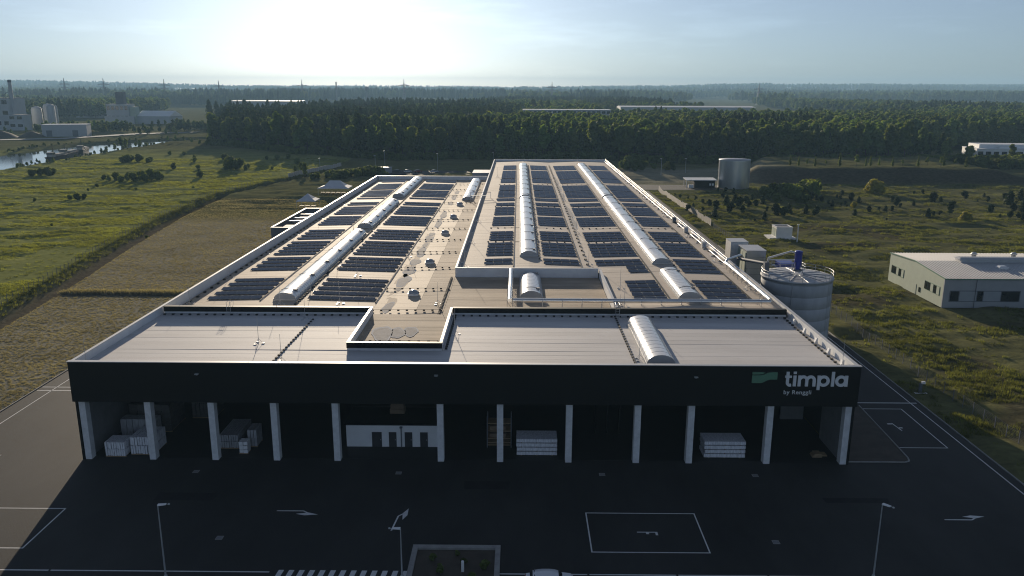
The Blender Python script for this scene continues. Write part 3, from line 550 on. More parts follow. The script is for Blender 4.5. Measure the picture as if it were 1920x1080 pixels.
# ------------------------------------------------------------------ solar arrays
def pv_mesh(w):
    mb = MB(); ta = math.tan(math.radians(9.5))
    for s_ in (-1, 1):
        y0, y1 = s_ * 1.15, s_ * .025; zA, zB = .10, .10 + 1.125 * ta
        q = [(0.018, y0, zA), (w - .018, y0, zA), (w - .018, y1, zB), (0.018, y1, zB)]
        if s_ > 0: q = [q[1], q[0], q[3], q[2]]
        mb.hexa([(x, y, z - .04) for x, y, z in q] + q)
        def P(x, t): return (x, y0 + (y1 - y0) * t, zA + (zB - zA) * t + .004)
        g_ = [P(.05, .03), P(w - .05, .03), P(w - .05, .97), P(.05, .97)]
        if s_ > 0: g_ = [g_[1], g_[0], g_[3], g_[2]]
        mb.quad(*g_, mi=1)
    return mb.mesh('solar_panel', [M['frame'], M['pv']])
PVW = {}
def array(xa, xb, nmod, y0, y1, nrow, zf, label):
    xc = (xa + xb) / 2; sl_ = math.atan2(zf(xb) - zf(xa), xb - xa)
    e = thing('solar_array', label, 'solar array', (xc, y0, zf(xc) + .03), 0, 'solar arrays on the factory roof'); e.rotation_euler = (0, -sl_, 0)
    w = (xb - xa) / nmod; k = round(w, 2)
    if k not in PVW: PVW[k] = (pv_mesh(w), MB().box(-.0, .06, -1.1, 1.1, -.01, .07).box(.0, .05, -.03, .03, .07, .24).mesh('rail', M['frame']))
    me_, rail = PVW[k]; p = (y1 - y0) / nrow
    for r in range(nrow):
        yy = p * (r + .5)
        for i in range(nmod):
            link('solar_panel', me_, e, (xa - xc + i * w, yy, 0))
            if y0 < 160: link('rail', rail, e, (xa - xc + i * w + w * .48, yy, 0))
RA = [(122.6, 138.2, 5), (143.7, 156.6, 4), (158.0, 173.8, 5), (175.4, 188.8, 4), (194.8, 209.4, 5), (212.2, 227.2, 5), (229.2, 236.6, 2), (243.2, 246.6, 1), (248.6, 265.2, 5), (267.2, 284.0, 5), (288.6, 295.2, 2)]
RC = [(145.2, 151.0, 2), (153.4, 167.5, 5), (169.6, 181.4, 4), (188.8, 202.8, 5), (205.5, 220.0, 5), (222.5, 228.6, 2), (232.6, 238.2, 2), (240.3, 256.0, 5), (257.4, 272.2, 5), (279.4, 291.0, 4), (293.0, 321.8, 9), (326.2, 344.0, 6)]
RE = [(119.6, 133.6, 5), (139.2, 144.6, 2)] + RC
RF = [(119.4, 133.6, 5), (138.8, 151.0, 4)] + RC[1:]
for rows, xa, xb, nm, zf, ph in ((RA, -49.7, -41.1, 5, zl, 'between meadow-side parapet and the long shiny skylight vault'), (RA, -33.6, -22.9, 6, zl, 'between long shiny vault and puddled dome aisle'),
                                 (RC, -6.4, -1.25, 3, zr, 'between raised hall wall and its inner skylight vault'), (RC, 4.7, 11.35, 4, zr, 'between inner skylight vault and raised roof valley'),
                                 (RE, 14.5, 23.2, 5, zr, 'between raised roof valley and outer skylight vault'), (RF, 29.3, 36.1, 4, zr, 'between outer skylight vault and guard rail')):
    for i, (y0, y1, nr) in enumerate(rows):
        a_, b_, m_ = xa, xb, nm
        if rows is RE and i == 0: a_, m_ = 18.05, 3
        if rows is RE and i == 1: a_, m_ = 19.7, 2
        array(a_, b_, m_, y0, y1, nr, zf, '%s solar array from front, %s' % (ORD[i], ph))

# ------------------------------------------------------------------ company sign (drawn in sign units: one unit = 6.35 cm)
SG = thing('company_sign', 'white lettered company sign with green wave emblem on black fascia', 'sign', (31.3, 88.8, 10.27))
U = 0.0638
def arc(cx, cy, r, a0, a1, n=14): return [(cx + r * math.cos(math.radians(a0 + (a1 - a0) * i / n)), cy + r * math.sin(math.radians(a0 + (a1 - a0) * i / n))) for i in range(n + 1)]
SD = [0]
def stroke(mb, pts, w, closed=False):
    SD[0] = (SD[0] + 1) % 3; dep = .13 + .004 * SD[0]
    """thick line in x,z, given depth towards -y"""
    P = [Vector(p) for p in pts]; n_ = len(P); L_, R_ = [], []
    for i in range(n_):
        if closed: d = P[(i + 1) % n_] - P[i - 1]
        else: d = P[min(i + 1, n_ - 1)] - P[max(i - 1, 0)]
        d.normalize(); q = Vector((-d.y, d.x)) * w / 2; L_.append(P[i] + q); R_.append(P[i] - q)
    m_ = n_ if closed else n_ - 1
    for i in range(m_):
        j = (i + 1) % n_; a, b_, c_, d_ = L_[i], R_[i], R_[j], L_[j]
        f = [(p.x * U, -dep, p.y * U) for p in (a, b_, c_, d_)]; k = [(p.x * U, -.01, p.y * U) for p in (a, b_, c_, d_)]
        mb.hexa(k + f)
def letter(fn):
    mb = MB(); fn(mb); return mb.build('letter', M['letter'], SG)
w_ = 5.5
letter(lambda m: (stroke(m, [(5.2, 28), (5.2, 7)] + arc(10.2, 7, 5, 180, 262, 6) + [(12.4, 2.4)], w_), stroke(m, [(0.5, 18.6), (2.6, 18.6)], 4.2), stroke(m, [(7.8, 18.6), (12.6, 18.6)], 4.2)))
letter(lambda m: (stroke(m, [(18.2, 0), (18.2, 21)], w_), stroke(m, [(18.2, 24), (18.2, 28.4)], w_)))
letter(lambda m: (stroke(m, [(27, 0), (27, 21)], w_), stroke(m, arc(34.0, 12.0, 6.6, 160, 0, 10) + [(40.6, 0)], w_), stroke(m, arc(47.6, 12.0, 6.6, 165, 0, 10) + [(54.2, 0)], w_)))
letter(lambda m: (stroke(m, [(62.5, -7), (62.5, 21)], w_), stroke(m, arc(71.5, 10.5, 8.2, 0, 345, 24)[:-1] + arc(71.5, 10.5, 8.2, 345, 360, 2)[:-1], w_, True)))
letter(lambda m: stroke(m, [(88.2, 0), (88.2, 28.4)], w_))
letter(lambda m: (stroke(m, arc(103.5, 10.5, 8.2, 0, 345, 24)[:-1] + arc(103.5, 10.5, 8.2, 345, 360, 2)[:-1], w_, True), stroke(m, [(113.0, 0), (113.0, 21)], w_)))
fcu = bpy.data.curves.new('caption', 'FONT'); fcu.body = 'by Renggli'; fcu.size = 11.2 * U; fcu.extrude = .03; fcu.space_character = 1.12; fcu.offset = 0.006
fo = bpy.data.objects.new('caption', fcu); COL.objects.link(fo); bpy.context.view_layer.update()
tme = bpy.data.meshes.new_from_object(fo.evaluated_get(bpy.context.evaluated_depsgraph_get())); bpy.data.objects.remove(fo)
tme.materials.clear(); tme.materials.append(M['letter'])
cp = link('caption', tme, SG, (-0.3 * U, -.05, -15.6 * U)); cp.rotation_euler = (PI / 2, 0, 0)
em = MB().prismY([(x * U, z * U) for x, z in [(-60, 6)] + [(-44, 6), (-39, 7.5), (-33, 11), (-27, 13), (-14, 13), (-14, 27), (-24, 27), (-31, 26), (-38, 22.5), (-45, 21), (-60, 21)]], -.13, -.01)
em.prismY([(x * U, z * U) for x, z in [(-60, 22.6), (-46, 22.6), (-41, 23.6), (-36.5, 26), (-42, 27), (-60, 27)]], -.12, -.01)
em.build('emblem', M['green'], SG)

# ------------------------------------------------------------------ goods and cabin under the canopy
cb = thing('office_cabin', 'low white office cabin with dark doors under the canopy', 'cabin', (-15.8, 96, 0.013))
MB().box(-5.8, 5.8, -2.6, 2.6, 0, 2.95).build('wall', M['white'], cb); MB().box(-5.95, 5.95, -2.75, 2.75, 2.953, 3.12).build('roof', M['dark_in'], cb)
for x, w2 in ((-1.95, .62), (0.05, .48), (2.05, .48), (4.0, .48)):
    d_ = MB().box(x - w2, x + w2, -2.66, -2.603, 0.02, 2.0).build('door', M['door_dark'], cb); MB().box(x + w2 - .2, x + w2 - .08, -2.72, -2.663, .95, 1.02).build('handle', M['steel'], d_)
MB().tube((1.15, -2.72, 0), (1.15, -2.72, 2.75), .07, n=6).box(.98, 1.32, -2.85, -2.61, 2.6, 2.8).build('downpipe', M['plant_dark'], cb)
cr_ = thing('timber_crate_stack', 'brown timber crates stacked on the roof of the white cabin', 'crates', (-15.6, 97.2, 3.14))
for k in range(3):
    c_ = MB().box(-.95 + .1 * k, .95 - .1 * k, -.6, .6, k * .62, k * .62 + .57).build('crate', M['brickbrown'], cr_)
def pack_stack(x, y, wx, wy, h, nl, label, m='wrap', npk=6, group='wrapped packs of goods under the canopy'):
    t = thing('wrapped_stack', label, 'goods', (x, y, .014), 0, group)
    MB().box(-wx / 2, wx / 2, -wy / 2 + .1, -wy / 2 + .22, 0, .12).box(-wx / 2, wx / 2, wy / 2 - .22, wy / 2 - .1, 0, .12).box(-wx / 2, wx / 2, -wy / 2, wy / 2, .122, .15).build('pallet', M['wood'], t)
    hh = (h - .15) / nl; wv = wx / npk
    for j in range(nl):
        for i in range(npk):
            s_ = rnd.uniform(0, .16); o = MB().box(-wx / 2 + i * wv + .03, -wx / 2 + (i + 1) * wv - .03, -wy / 2 + s_, wy / 2, .153 + j * hh, .153 + (j + 1) * hh - .07).build('pack', M[m], t)
    return t
pack_stack(-49.3, 91.0, 2.5, 2.2, 2.0, 2, 'low square stack of pale wrapped packs nearest the concrete side wall', npk=9)
pack_stack(-46.2, 92.2, 3.0, 3.4, 2.4, 2, 'pale wrapped pack stack partly behind the second column', npk=10)
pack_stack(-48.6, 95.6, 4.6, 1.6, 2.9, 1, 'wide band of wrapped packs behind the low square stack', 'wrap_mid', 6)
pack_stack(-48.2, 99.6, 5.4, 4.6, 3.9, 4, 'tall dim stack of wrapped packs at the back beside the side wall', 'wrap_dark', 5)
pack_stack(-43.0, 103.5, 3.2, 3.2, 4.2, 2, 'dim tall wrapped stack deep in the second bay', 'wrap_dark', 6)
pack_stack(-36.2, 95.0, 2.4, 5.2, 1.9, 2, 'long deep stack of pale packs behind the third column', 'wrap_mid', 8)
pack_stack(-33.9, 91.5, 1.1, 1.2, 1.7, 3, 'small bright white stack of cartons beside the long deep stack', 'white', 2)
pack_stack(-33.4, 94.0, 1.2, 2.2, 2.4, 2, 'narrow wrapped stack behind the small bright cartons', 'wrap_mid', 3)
def board_stack(x, y, label):
    t = thing('board_stack', label, 'goods', (x, y, .014), 0, 'wrapped board bundles under the canopy')
    for k in range(4):
        MB().box(-2.5 + rnd.uniform(-.06, .06), 2.5, -1.3, 1.3, k * .56 + .1, k * .56 + .52).build('bundle', M['wrap'], t)
        for x_ in (-1.9, 0, 1.9): MB().box(x_ - .06, x_ + .06, -1.28, 1.28, k * .56, k * .56 + .098).build('batten', M['wood'], t)
board_stack(2.4, 92.4, 'white bundle stack of boards beside the timber shelf rack'); board_stack(25.5, 92.1, 'white bundle stack of boards standing alone between two columns')
rk = thing('timber_rack', 'dark timber shelf rack with pale shelf edges behind a column', 'rack', (-2.3, 93.4, .014))
for x in (-1.5, 1.5):
    for y in (0, 1.6): MB().box(x - .06, x + .06, y - .06, y + .06, 0, 4.2).build('upright', M['plant_dark'], rk)
for z in (.3, .65, 1.2, 2.2, 3.2): MB().box(-1.44, 1.44, -.06, 1.66, z, z + .1).build('shelf', M['wood'], rk)
for z in (1.32, 2.32): MB().box(-1.2, .8, .1, 1.4, z, z + .5).build('timber_bundle', M['brickbrown'], rk)
pl = thing('timber_pile', 'small pile of pale boards beside the end column', 'boards', (37.3, 91.6, .014))
for k, (a, b_) in enumerate(((-.9, .3), (-.8, .9), (-.6, .2))): MB().box(a, b_, -.5, .5, k * .17 + .02, k * .17 + .16).build('board', M['wood'], pl)
tl = thing('tall_cargo_shelf', 'tall dark shelf carrying white cartons high under the canopy', 'shelf', (11.8, 98.0, .014))
for x in (-1.6, 0, 1.6): MB().box(x - .07, x + .07, -.07, .07, 0, 5.6).build('upright', M['dark_in'], tl)
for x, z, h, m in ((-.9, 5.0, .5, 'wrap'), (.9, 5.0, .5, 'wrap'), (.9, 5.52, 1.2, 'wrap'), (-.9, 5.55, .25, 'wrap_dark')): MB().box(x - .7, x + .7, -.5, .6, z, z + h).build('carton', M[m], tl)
MB().box(-1.6, 1.6, -.6, .7, 4.86, 4.97).build('shelf', M['wood'], tl)

# ------------------------------------------------------------------ things in the yard
def lamp(x, y, h, rz, label):
    t = thing('street_lamp', label, 'street lamp', (x, y, 0), rz, 'lamp posts in the yard')
    MB().tube((0, 0, 0), (0, 0, h), .085, .05, 10).lathe([(.16, 0), (.16, .35), (.09, .45)], 10).build('pole', M['steel'], t)
    a = MB().tube((0, 0, h - .02), (.55, 0, h + .12), .035, n=6).build('arm', M['steel'], t)
    MB().hexa([(.0, -.16, h + .05), (.75, -.14, h + .12), (.75, .14, h + .12), (.0, .16, h + .05), (.0, -.14, h + .15), (.75, -.11, h + .2), (.75, .11, h + .2), (.0, .14, h + .15)]).build('lamp_head', M['white'], t)
    MB().lathe([(.1, h + .12), (.1, h + .2), (.02, h + .22)], 8, 0, (1.0, 0)).tube((.7, 0, h + .15), (1.0, 0, h + .15), .025, n=5).build('sensor', M['steel'], t)
lamp(-32.4, 65.0, 7.45, 0.05, 'tall street lamp between the zebra crossing and the long bay marking'); lamp(-10.6, 65.3, 5.1, PI + .1, 'shorter street lamp between the zebra crossing and the walled planter'); lamp(33.1, 65.9, 7.6, -.9, 'tall street lamp alone beyond the white car')
pt = thing('walled_planter', 'square walled planting bed with pale wall tops in the dark yard', 'planter', (-5.9, 66.5, 0))
for x0, x1, y0, y1 in ((-4.3, 4.3, 3.3, 3.85), (-4.3, -3.8, -4.5, 3.297), (3.8, 4.3, -4.5, 3.297), (-4.3, 4.3, -5.05, -4.503)): MB().box(x0, x1, y0, y1, 0, .45).build('wall', M['kerb'], pt)
MB().box(-3.79, 3.79, -4.49, 3.29, 0, .22).build('soil', M['soil'], pt)
MB().box(.72, .98, -.4, -.15, .22, 1.15).lathe([(.14, 1.15), (.14, 1.3), (.02, 1.34)], 8, 0, (.85, -.27)).build('bollard_light', M['white'], pt)
def car(x, y, rz, m, label, group=None):
    t = thing('parked_car', label, 'car', (x, y, .004), rz, group)
    body = MB().prismY([(-2.15, .32), (-2.2, .62), (-2.1, .86), (-1.5, .94), (-1.15, .97), (1.3, .97), (2.0, .88), (2.18, .66), (2.15, .32)], -.86, .86).build('body', M[m], t)
    MB().hexa([(-1.75, -.8, .95), (1.25, -.8, .95), (1.25, .8, .95), (-1.75, .8, .95), (-1.35, -.62, 1.42), (.45, -.62, 1.42), (.45, .62, 1.42), (-1.35, .62, 1.42)]).build('windows', M['glass'], t)
    a = MB(); xs = [-1.5, -1.2, -.6, .0, .5, .85]; zs = [1.36, 1.45, 1.51, 1.52, 1.47, 1.36]; ys = [-.68, -.5, 0, .5, .68]; zy = [-.07, -.015, 0.02, -.015, -.07]
    vs = [(x_, y_, z_ + q) for x_, z_ in zip(xs, zs) for y_, q in zip(ys, zy)]
    a.add(vs, [(i * 5 + j, (i + 1) * 5 + j, (i + 1) * 5 + j + 1, i * 5 + j + 1) for i in range(5) for j in range(4)], 0, True).build('roof', M[m], t)
    for sx in (-1.35, 1.35):
        for sy in (-.8, .8):
            w = MB().tube((sx, sy - .1, .32), (sx, sy + .1, .32), .32, n=14).build('wheel', M['tyre'], t); MB().tube((sx, sy - .11, .32), (sx, sy + .11, .32), .19, n=10).build('rim', M['steel'], w)
    for sy in (-.6, .6):
        MB().box(2.1, 2.19, sy - .2, sy + .2, .62, .76).build('headlight', M['white'], t); MB().box(-2.2, -2.12, sy - .2, sy + .2, .68, .82).build('tail_light', M['car_red'], t)
    return t
car(2.95, 64.2, 0, 'car_white', 'white car parked side-on beyond the walled planter')

# ------------------------------------------------------------------ silo, filter house, container
sx, sy, sr, sh = 48.3, 135.6, 5.9, 12.7
si = thing('storage_silo', 'round grey concrete silo with railed lid and blue cyclone', 'silo', (sx, sy, 0))
prof = [(sr, 0)]
for k in range(1, 7): z = k * 2.05; prof += [(sr, z - .03), (sr - .035, z), (sr, z + .03)]
MB().lathe(prof + [(sr, sh), (sr + .16, sh), (sr + .16, sh + .22), (sr - .3, sh + .22)], 48).build('shell', M['silo'], si)
MB().lathe([(sr - .3, sh + .2), (2.6, sh + .38), (.01, sh + .48)], 48).build('lid', M['tankroof'], si)
for a in range(0, 12):
    an = a * PI / 6; MB().tube((sr * .97 * math.cos(an), sr * .97 * math.sin(an), sh + .26), (1.0 * math.cos(an), 1.0 * math.sin(an), sh + .48), .05, n=4).build('lid_rib', M['steel'], si)
r_ = MB()
for z in (sh + .75, sh + 1.25):
    for i in range(36): a0, a1 = 2 * PI * i / 36, 2 * PI * (i + 1) / 36; r_.tube((sr * math.cos(a0), sr * math.sin(a0), z), (sr * math.cos(a1), sr * math.sin(a1), z), .035, n=4)
rr = r_.build('railing', M['steel'], si)
for i in range(18): a0 = 2 * PI * i / 18; MB().tube((sr * math.cos(a0), sr * math.sin(a0), sh + .2), (sr * math.cos(a0), sr * math.sin(a0), sh + 1.27), .04, n=4).build('railing_post', M['steel'], rr)
cy = MB().lathe([(.30, sh + 1.0), (.45, sh + 1.7), (.62, sh + 2.2), (.62, sh + 4.2), (.66, sh + 4.25), (.66, sh + 4.45), (.01, sh + 4.5)], 16).build('cyclone', M['blue'], si)
MB().lathe([(.55, sh + .92), (.75, sh + 1.0), (.75, sh + 1.25), (.55, sh + 1.3)], 12).build('collar', M['plant_dark'], cy)
for a in (.6, 2.2, 3.8, 5.4): MB().tube((1.0 * math.cos(a), 1.0 * math.sin(a), sh + .8), (.72 * math.cos(a), .72 * math.sin(a), sh + 2.6), .05, n=5).build('stand_leg', M['plant_dark'], cy)
MB().path([(-.3, 0, sh + 4.1), (-1.2, .3, sh + 4.35), (-4.3, 2.6, sh + 2.7), (-4.5, 2.9, sh + .6)], .17, 8).path([(-.5, 0, sh + 2.9), (-4.3, 2.4, sh + 2.4)], .11, 7).build('feed_pipe', M['silver'], si)
MB().path([(-4.5, 2.9, sh + 1.6), (-6.5, 14, sh + .2)], .3, 8, 0).box(-4.9, -4.1, 2.4, 3.4, sh + .3, sh + 1.9).build('inlet', M['plant_dark'], si)
ld = MB()
for s_ in (-.25, .25): ld.tube((3.55 + s_ * .7, -4.95 - s_ * .7 + .1, 0), (3.55 + s_ * .7, -4.95 - s_ * .7 + .1, sh + 1.2), .03, n=4)
ld.build('ladder', M['steel'], si); MB().tube((-2.5, -5.45, 0), (-2.5, -5.45, sh), .06, n=5).build('conduit', M['steel'], si); MB().tube((4.9, -3.6, 0), (4.9, -3.6, sh), .05, n=5).build('conduit', M['steel'], si)
fb = thing('filter_house', 'tall pale metal filter house beside the silo', 'filter unit', (49.9, 168.2, 0))
MB().box(-2.0, 2.0, -3.2, 3.2, 0, 11.3).build('housing', M['corr'], fb)
for k in range(1, 9): MB().box(-2.02, 2.02, -3.22, 3.22, k * 1.25 - .03, k * 1.25 + .03).build('joint', M['plant_dark'], fb)
for k in range(3): MB().box(-2.25, -2.023, -3.0 + k * 2.1, -1.2 + k * 2.1, 1.0, 10.9).build('side_panel', M['beige'], fb)
MB().box(-2.1, 2.1, -3.3, 3.3, 11.303, 11.42).build('lid', M['steel'], fb)
an = thing('filter_annex', 'lower white metal unit behind the tall filter house', 'filter unit', (48.6, 175.6, 0))
MB().box(-1.9, 1.9, -2.2, 2.2, 0, 11.6).build('housing', M['white'], an); MB().box(-1.95, 1.95, -2.25, 2.25, 11.603, 11.7).build('lid', M['steel'], an)
pf = thing('service_platform', 'steel service platform on legs between filter house and silo', 'platform', (54.4, 158, 0))
for x in (-1.5, 1.5):
    for y in (-2, 2): MB().tube((x, y, 0), (x, y, 9.4), .08, n=6).build('leg', M['steel'], pf)
MB().box(-2.6, 2.6, -2.3, 2.3, 9.4, 9.5).build('deck', M['steel'], pf); MB().box(-2.2, .8, -1.6, 1.6, 9.503, 10.5).build('fan_housing', M['blue'], pf)
r_ = MB()
for z in (10.0, 10.5): r_.path([(-2.6, -2.3, z), (2.6, -2.3, z), (2.6, 2.3, z), (-2.6, 2.3, z)], .035, 4)
for x in (-2.6, -1.3, 0, 1.3, 2.6):
    for y in (-2.3, 2.3): r_.tube((x, y, 9.5), (x, y, 10.5), .035, n=4)
r_.build('railing', M['steel'], pf)
ct = thing('transformer_container', 'small white container standing on a slab in the rough meadow', 'container', (81.3, 244.6, 0.1))
MB().box(-4.5, 3.6, -2.9, 3.2, -.5, .1).build('slab', M['concrete'], ct); MB().box(-2.4, 2.4, -2.4, 2.4, .103, 3.2).build('housing', M['white'], ct)
for y in (-1.6, 0, 1.6): MB().box(-2.46, -2.403, y - .62, y + .62, .4, 2.8).build('door', M['beige'], ct)
for a in ((-2.5, 2.5, -2.5, -2.1), (-2.5, 2.5, 2.1, 2.5), (-2.5, -2.1, -2.097, 2.097), (2.1, 2.5, -2.097, 2.097)): MB().box(*a, 3.203, 3.4).build('roof_edge', M['white'], ct)
MB().box(-2.09, 2.09, -2.09, 2.09, 3.203, 3.25).build('roof', M['plant_dark'], ct)
ps = thing('marker_post', 'pale tall post beside the white container', 'post', (83.2, 236.0, 0)); MB().tube((0, 0, 0), (0, 0, 5.2), .22, .18, 8).build('shaft', M['concrete'], ps); MB().box(-.3, .3, -.3, .3, 5.2, 5.35).build('cap', M['steel'], ps)

# ------------------------------------------------------------------ low workshop to the right
wk = thing('workshop_building', 'low pale workshop with green-edged profiled metal roof', 'building', (88.5, 162.2, 0))
Lx = 46
MB().prismY([(0, 0), (Lx, 0), (Lx, 6.15), (0, 6.15)], 0, .3).build('wall', M['shaded_wall'], wk)
MB().add([(0, .303, 0), (0, 25, 0), (0, 25, 6.5), (0, 13.2, 7.15), (0, .303, 6.15), (.3, .303, 0), (.3, 25, 0), (.3, 25, 6.5), (.3, 13.2, 7.15), (.3, .303, 6.15)], [(0, 4, 3, 2, 1), (5, 6, 7, 8, 9), (0, 1, 6, 5), (4, 9, 8, 3), (3, 8, 7, 2), (1, 2, 7, 6), (0, 5, 9, 4)]).build('wall', M['beige'], wk)
MB().box(0.303, Lx, 24.7, 25, 0, 6.5).build('wall', M['beige'], wk)
def profiled(x0, x1, ya, za, yb, zb, name='roof'):
    mb = MB(); x = x0
    pts = []
    while x < x1: pts += [(x, 0), (x + .32, 0), (x + .38, .09), (x + .60, .09), (x + .66, 0)]; x += .68
    vs = [(px, ya, za + h) for px, h in pts] + [(px, yb, zb + h) for px, h in pts]; k = len(pts)
    mb.add(vs, [(i, i + 1, k + i + 1, k + i) for i in range(k - 1)]); return mb.build(name, M['sheet_roof'], wk)
profiled(-.1, Lx, -.25, 6.22, 13.2, 7.22, 'roof'); profiled(-.1, Lx, 13.203, 7.22, 25.2, 6.58, 'roof')
MB().box(-.2, Lx, -.32, -.253, 6.05, 6.3).build('gutter', M['green_trim'], wk)
for a, b_, za, zb in ((-.3, 13.2, 6.1, 7.14), (13.203, 25.25, 7.14, 6.5)): MB().hexa([(-.16, a, za), (-.02, a, za), (-.02, b_, zb), (-.16, b_, zb), (-.16, a, za + .22), (-.02, a, za + .22), (-.02, b_, zb + .22), (-.16, b_, zb + .22)]).build('verge_trim', M['green_trim'], wk)
MB().box(9.5, Lx, 11.9, 14.5, 6.9, 7.85).hexa([(9.0, 11.6, 7.853), (Lx, 11.6, 7.853), (Lx, 14.8, 7.853), (9.0, 14.8, 7.853), (9.6, 12.6, 8.15), (Lx, 12.6, 8.15), (Lx, 13.8, 8.15), (9.6, 13.8, 8.15)]).build('ridge_vent', M['steel'], wk)
for x, y in ((16, 7.5), (26, 7.2)): MB().box(x - 1, x + 1, y - .8, y + .8, 6.6, 7.15).hexa([(x - 1.1, y - .9, 7.153), (x + 1.1, y - .9, 7.153), (x + 1.1, y + .9, 7.153), (x - 1.1, y + .9, 7.153), (x - .6, y - .4, 7.4), (x + .6, y - .4, 7.4), (x + .6, y + .4, 7.4), (x - .6, y + .4, 7.4)]).build('roof_light', M['poly'], wk)
for x in (15, 24): MB().lathe([(.5, 6.7), (.5, 7.9), (.75, 8.0), (.4, 8.45), (.01, 8.5)], 10, 0, (x, 17)).build('roof_fan', M['steel'], wk)
MB().tube((6.6, -.12, 0), (6.6, -.12, 6.05), .07, n=6).build('downpipe', M['plant_dark'], wk)
for y0, y1 in ((17.6, 23.8), (1.5, 7.9)):
    wn = MB().box(-.05, -.003, y0, y1, 2.2, 4.1).build('window', M['green_trim'], wk); nn_ = 5; d_ = (y1 - y0) / nn_
    for k in range(nn_): MB().box(-.08, -.053, y0 + k * d_ + .08, y0 + (k + 1) * d_ - .08, 2.3, 4.0).build('pane', M['glass'] if k in (1, 3, 4) else M['beige'], wn)
MB().box(-.06, -.003, 11.3, 12.6, .05, 2.3).build('door', M['beige'], wk); MB().box(-.06, -.003, 9.4, 10.2, .9, 2.0).build('window', M['glass'], wk)
wn = MB().box(1.3, 16, -.05, -.003, 1.3, 3.7).build('window', M['plant_dark'], wk)
for k, (a, b_) in enumerate(((1.5, 3.2), (3.4, 6.9), (7.1, 8.2), (8.4, 11.9), (12.1, 15.8))): MB().box(a, b_, -.08, -.053, 1.45, 3.55).build('pane', M['glass'] if k % 2 == 0 else M['poly_grey'], wn)
MB().box(19.2, 20.8, -.06, -.003, .05, 2.3).build('door', M['white'], wk); MB().box(21.3, 26, -.08, -.003, .05, 4.8).build('gate', M['plant_dark'], wk)
wb = thing('waste_bin', 'dark waste bin against the workshop front wall', 'bin', (111.5, 161.0, 0)); MB().hexa([(-.7, -.4, .15), (.7, -.4, .15), (.7, .4, .15), (-.7, .4, .15), (-.8, -.5, 1.3), (.8, -.5, 1.3), (.8, .5, 1.3), (-.8, .5, 1.3)]).build('tub', M['plant_dark'], wb); MB().box(-.84, .84, -.54, .54, 1.303, 1.4).build('lid', M['plant_dark'], wb)

# ------------------------------------------------------------------ water tank and kiosk beyond
tk = thing('sprinkler_tank', 'round corrugated zinc water tank beside the flat-roofed kiosk', 'tank', (99.8, 374, 0))
prof = []
for k in range(0, 65): prof.append((7.05 + .035 * (k % 2), k * .2))
MB().lathe(prof, 56).build('shell', M['corr'], tk); MB().lathe([(7.15, 12.8), (7.15, 13.0), (3, 13.35), (.01, 13.5)], 56).build('lid', M['tankroof'], tk)
for a in range(10): an_ = a * PI / 5 + .2; MB().box(-.04, .04, -.06, .06, 0, 12.8).build('seam', M['steel'], tk, (7.12 * math.cos(an_), 7.12 * math.sin(an_), 0), an_)
ki = thing('flat_roofed_kiosk', 'small dark flat-roofed pump kiosk beside the water tank', 'kiosk', (84.6, 375, 0))
MB().box(-3.2, 6.4, -2.6, 3.4, 0, 3.4).build('wall', M['dark_in'], ki); MB().hexa([(-7.2, -3.4, 3.403), (7.0, -3.4, 3.403), (7.0, 4.2, 3.8), (-7.2, 4.2, 3.8), (-7.2, -3.4, 3.65), (7.0, -3.4, 3.65), (7.0, 4.2, 4.05), (-7.2, 4.2, 4.05)]).build('roof', M['parapet'], ki)
for y in (-2.6, 3.2): MB().box(-6.9, -6.6, y, y + .25, 0, 3.4).build('post', M['white'], ki)
for x in (3.8, 5.0): MB().box(x, x + .8, -2.66, -2.603, 1.0, 2.0).build('window', M['white'], ki)
MB().box(-5.8, -3.6, -3.0, -1.8, 0, 1.5).build('bench_counter', M['white'], ki)

# ------------------------------------------------------------------ beside the hall on the meadow side
bxp = thing('open_plant_enclosure', 'dark open-topped plant enclosure with pale rim beside the hall', 'enclosure', (-65.6, 249, 0))
for a in ((-6.5, 6.5, -19.5, -19.1), (-6.5, 6.5, 19.1, 19.5), (-6.5, -6.1, -19.097, 19.097), (6.1, 6.5, -19.097, 19.097)):
    w = MB().box(*a, 0, 4.7).build('wall', M['plant_dark'], bxp); MB().box(a[0] - .12, a[1] + .12, a[2] - (.12 if a[3] - a[2] < 1 else 0), a[3] + (.12 if a[3] - a[2] < 1 else 0), 4.703, 4.85).build('rim', M['white'], w)
MB().box(-6.09, 6.09, -19.09, 19.09, 0, 2.6).build('deck', M['plant_dark'], bxp)
MB().box(-1.2, .2, -4, 16.5, 3.8, 4.5).build('air_duct', M['white'], bxp)
for y in (-4.0, 2.2, 9.4): MB().box(-5.9, 5.9, y - .3, y + .3, 4.1, 4.35).build('cross_beam', M['white'], bxp)
for k, y in enumerate((-11, 0.0, 6, 13)): MB().box(-5.2, -2.0, y - 1.8, y + 1.8, 2.6, 3.9).build('chiller', M['plant_dark'], bxp)
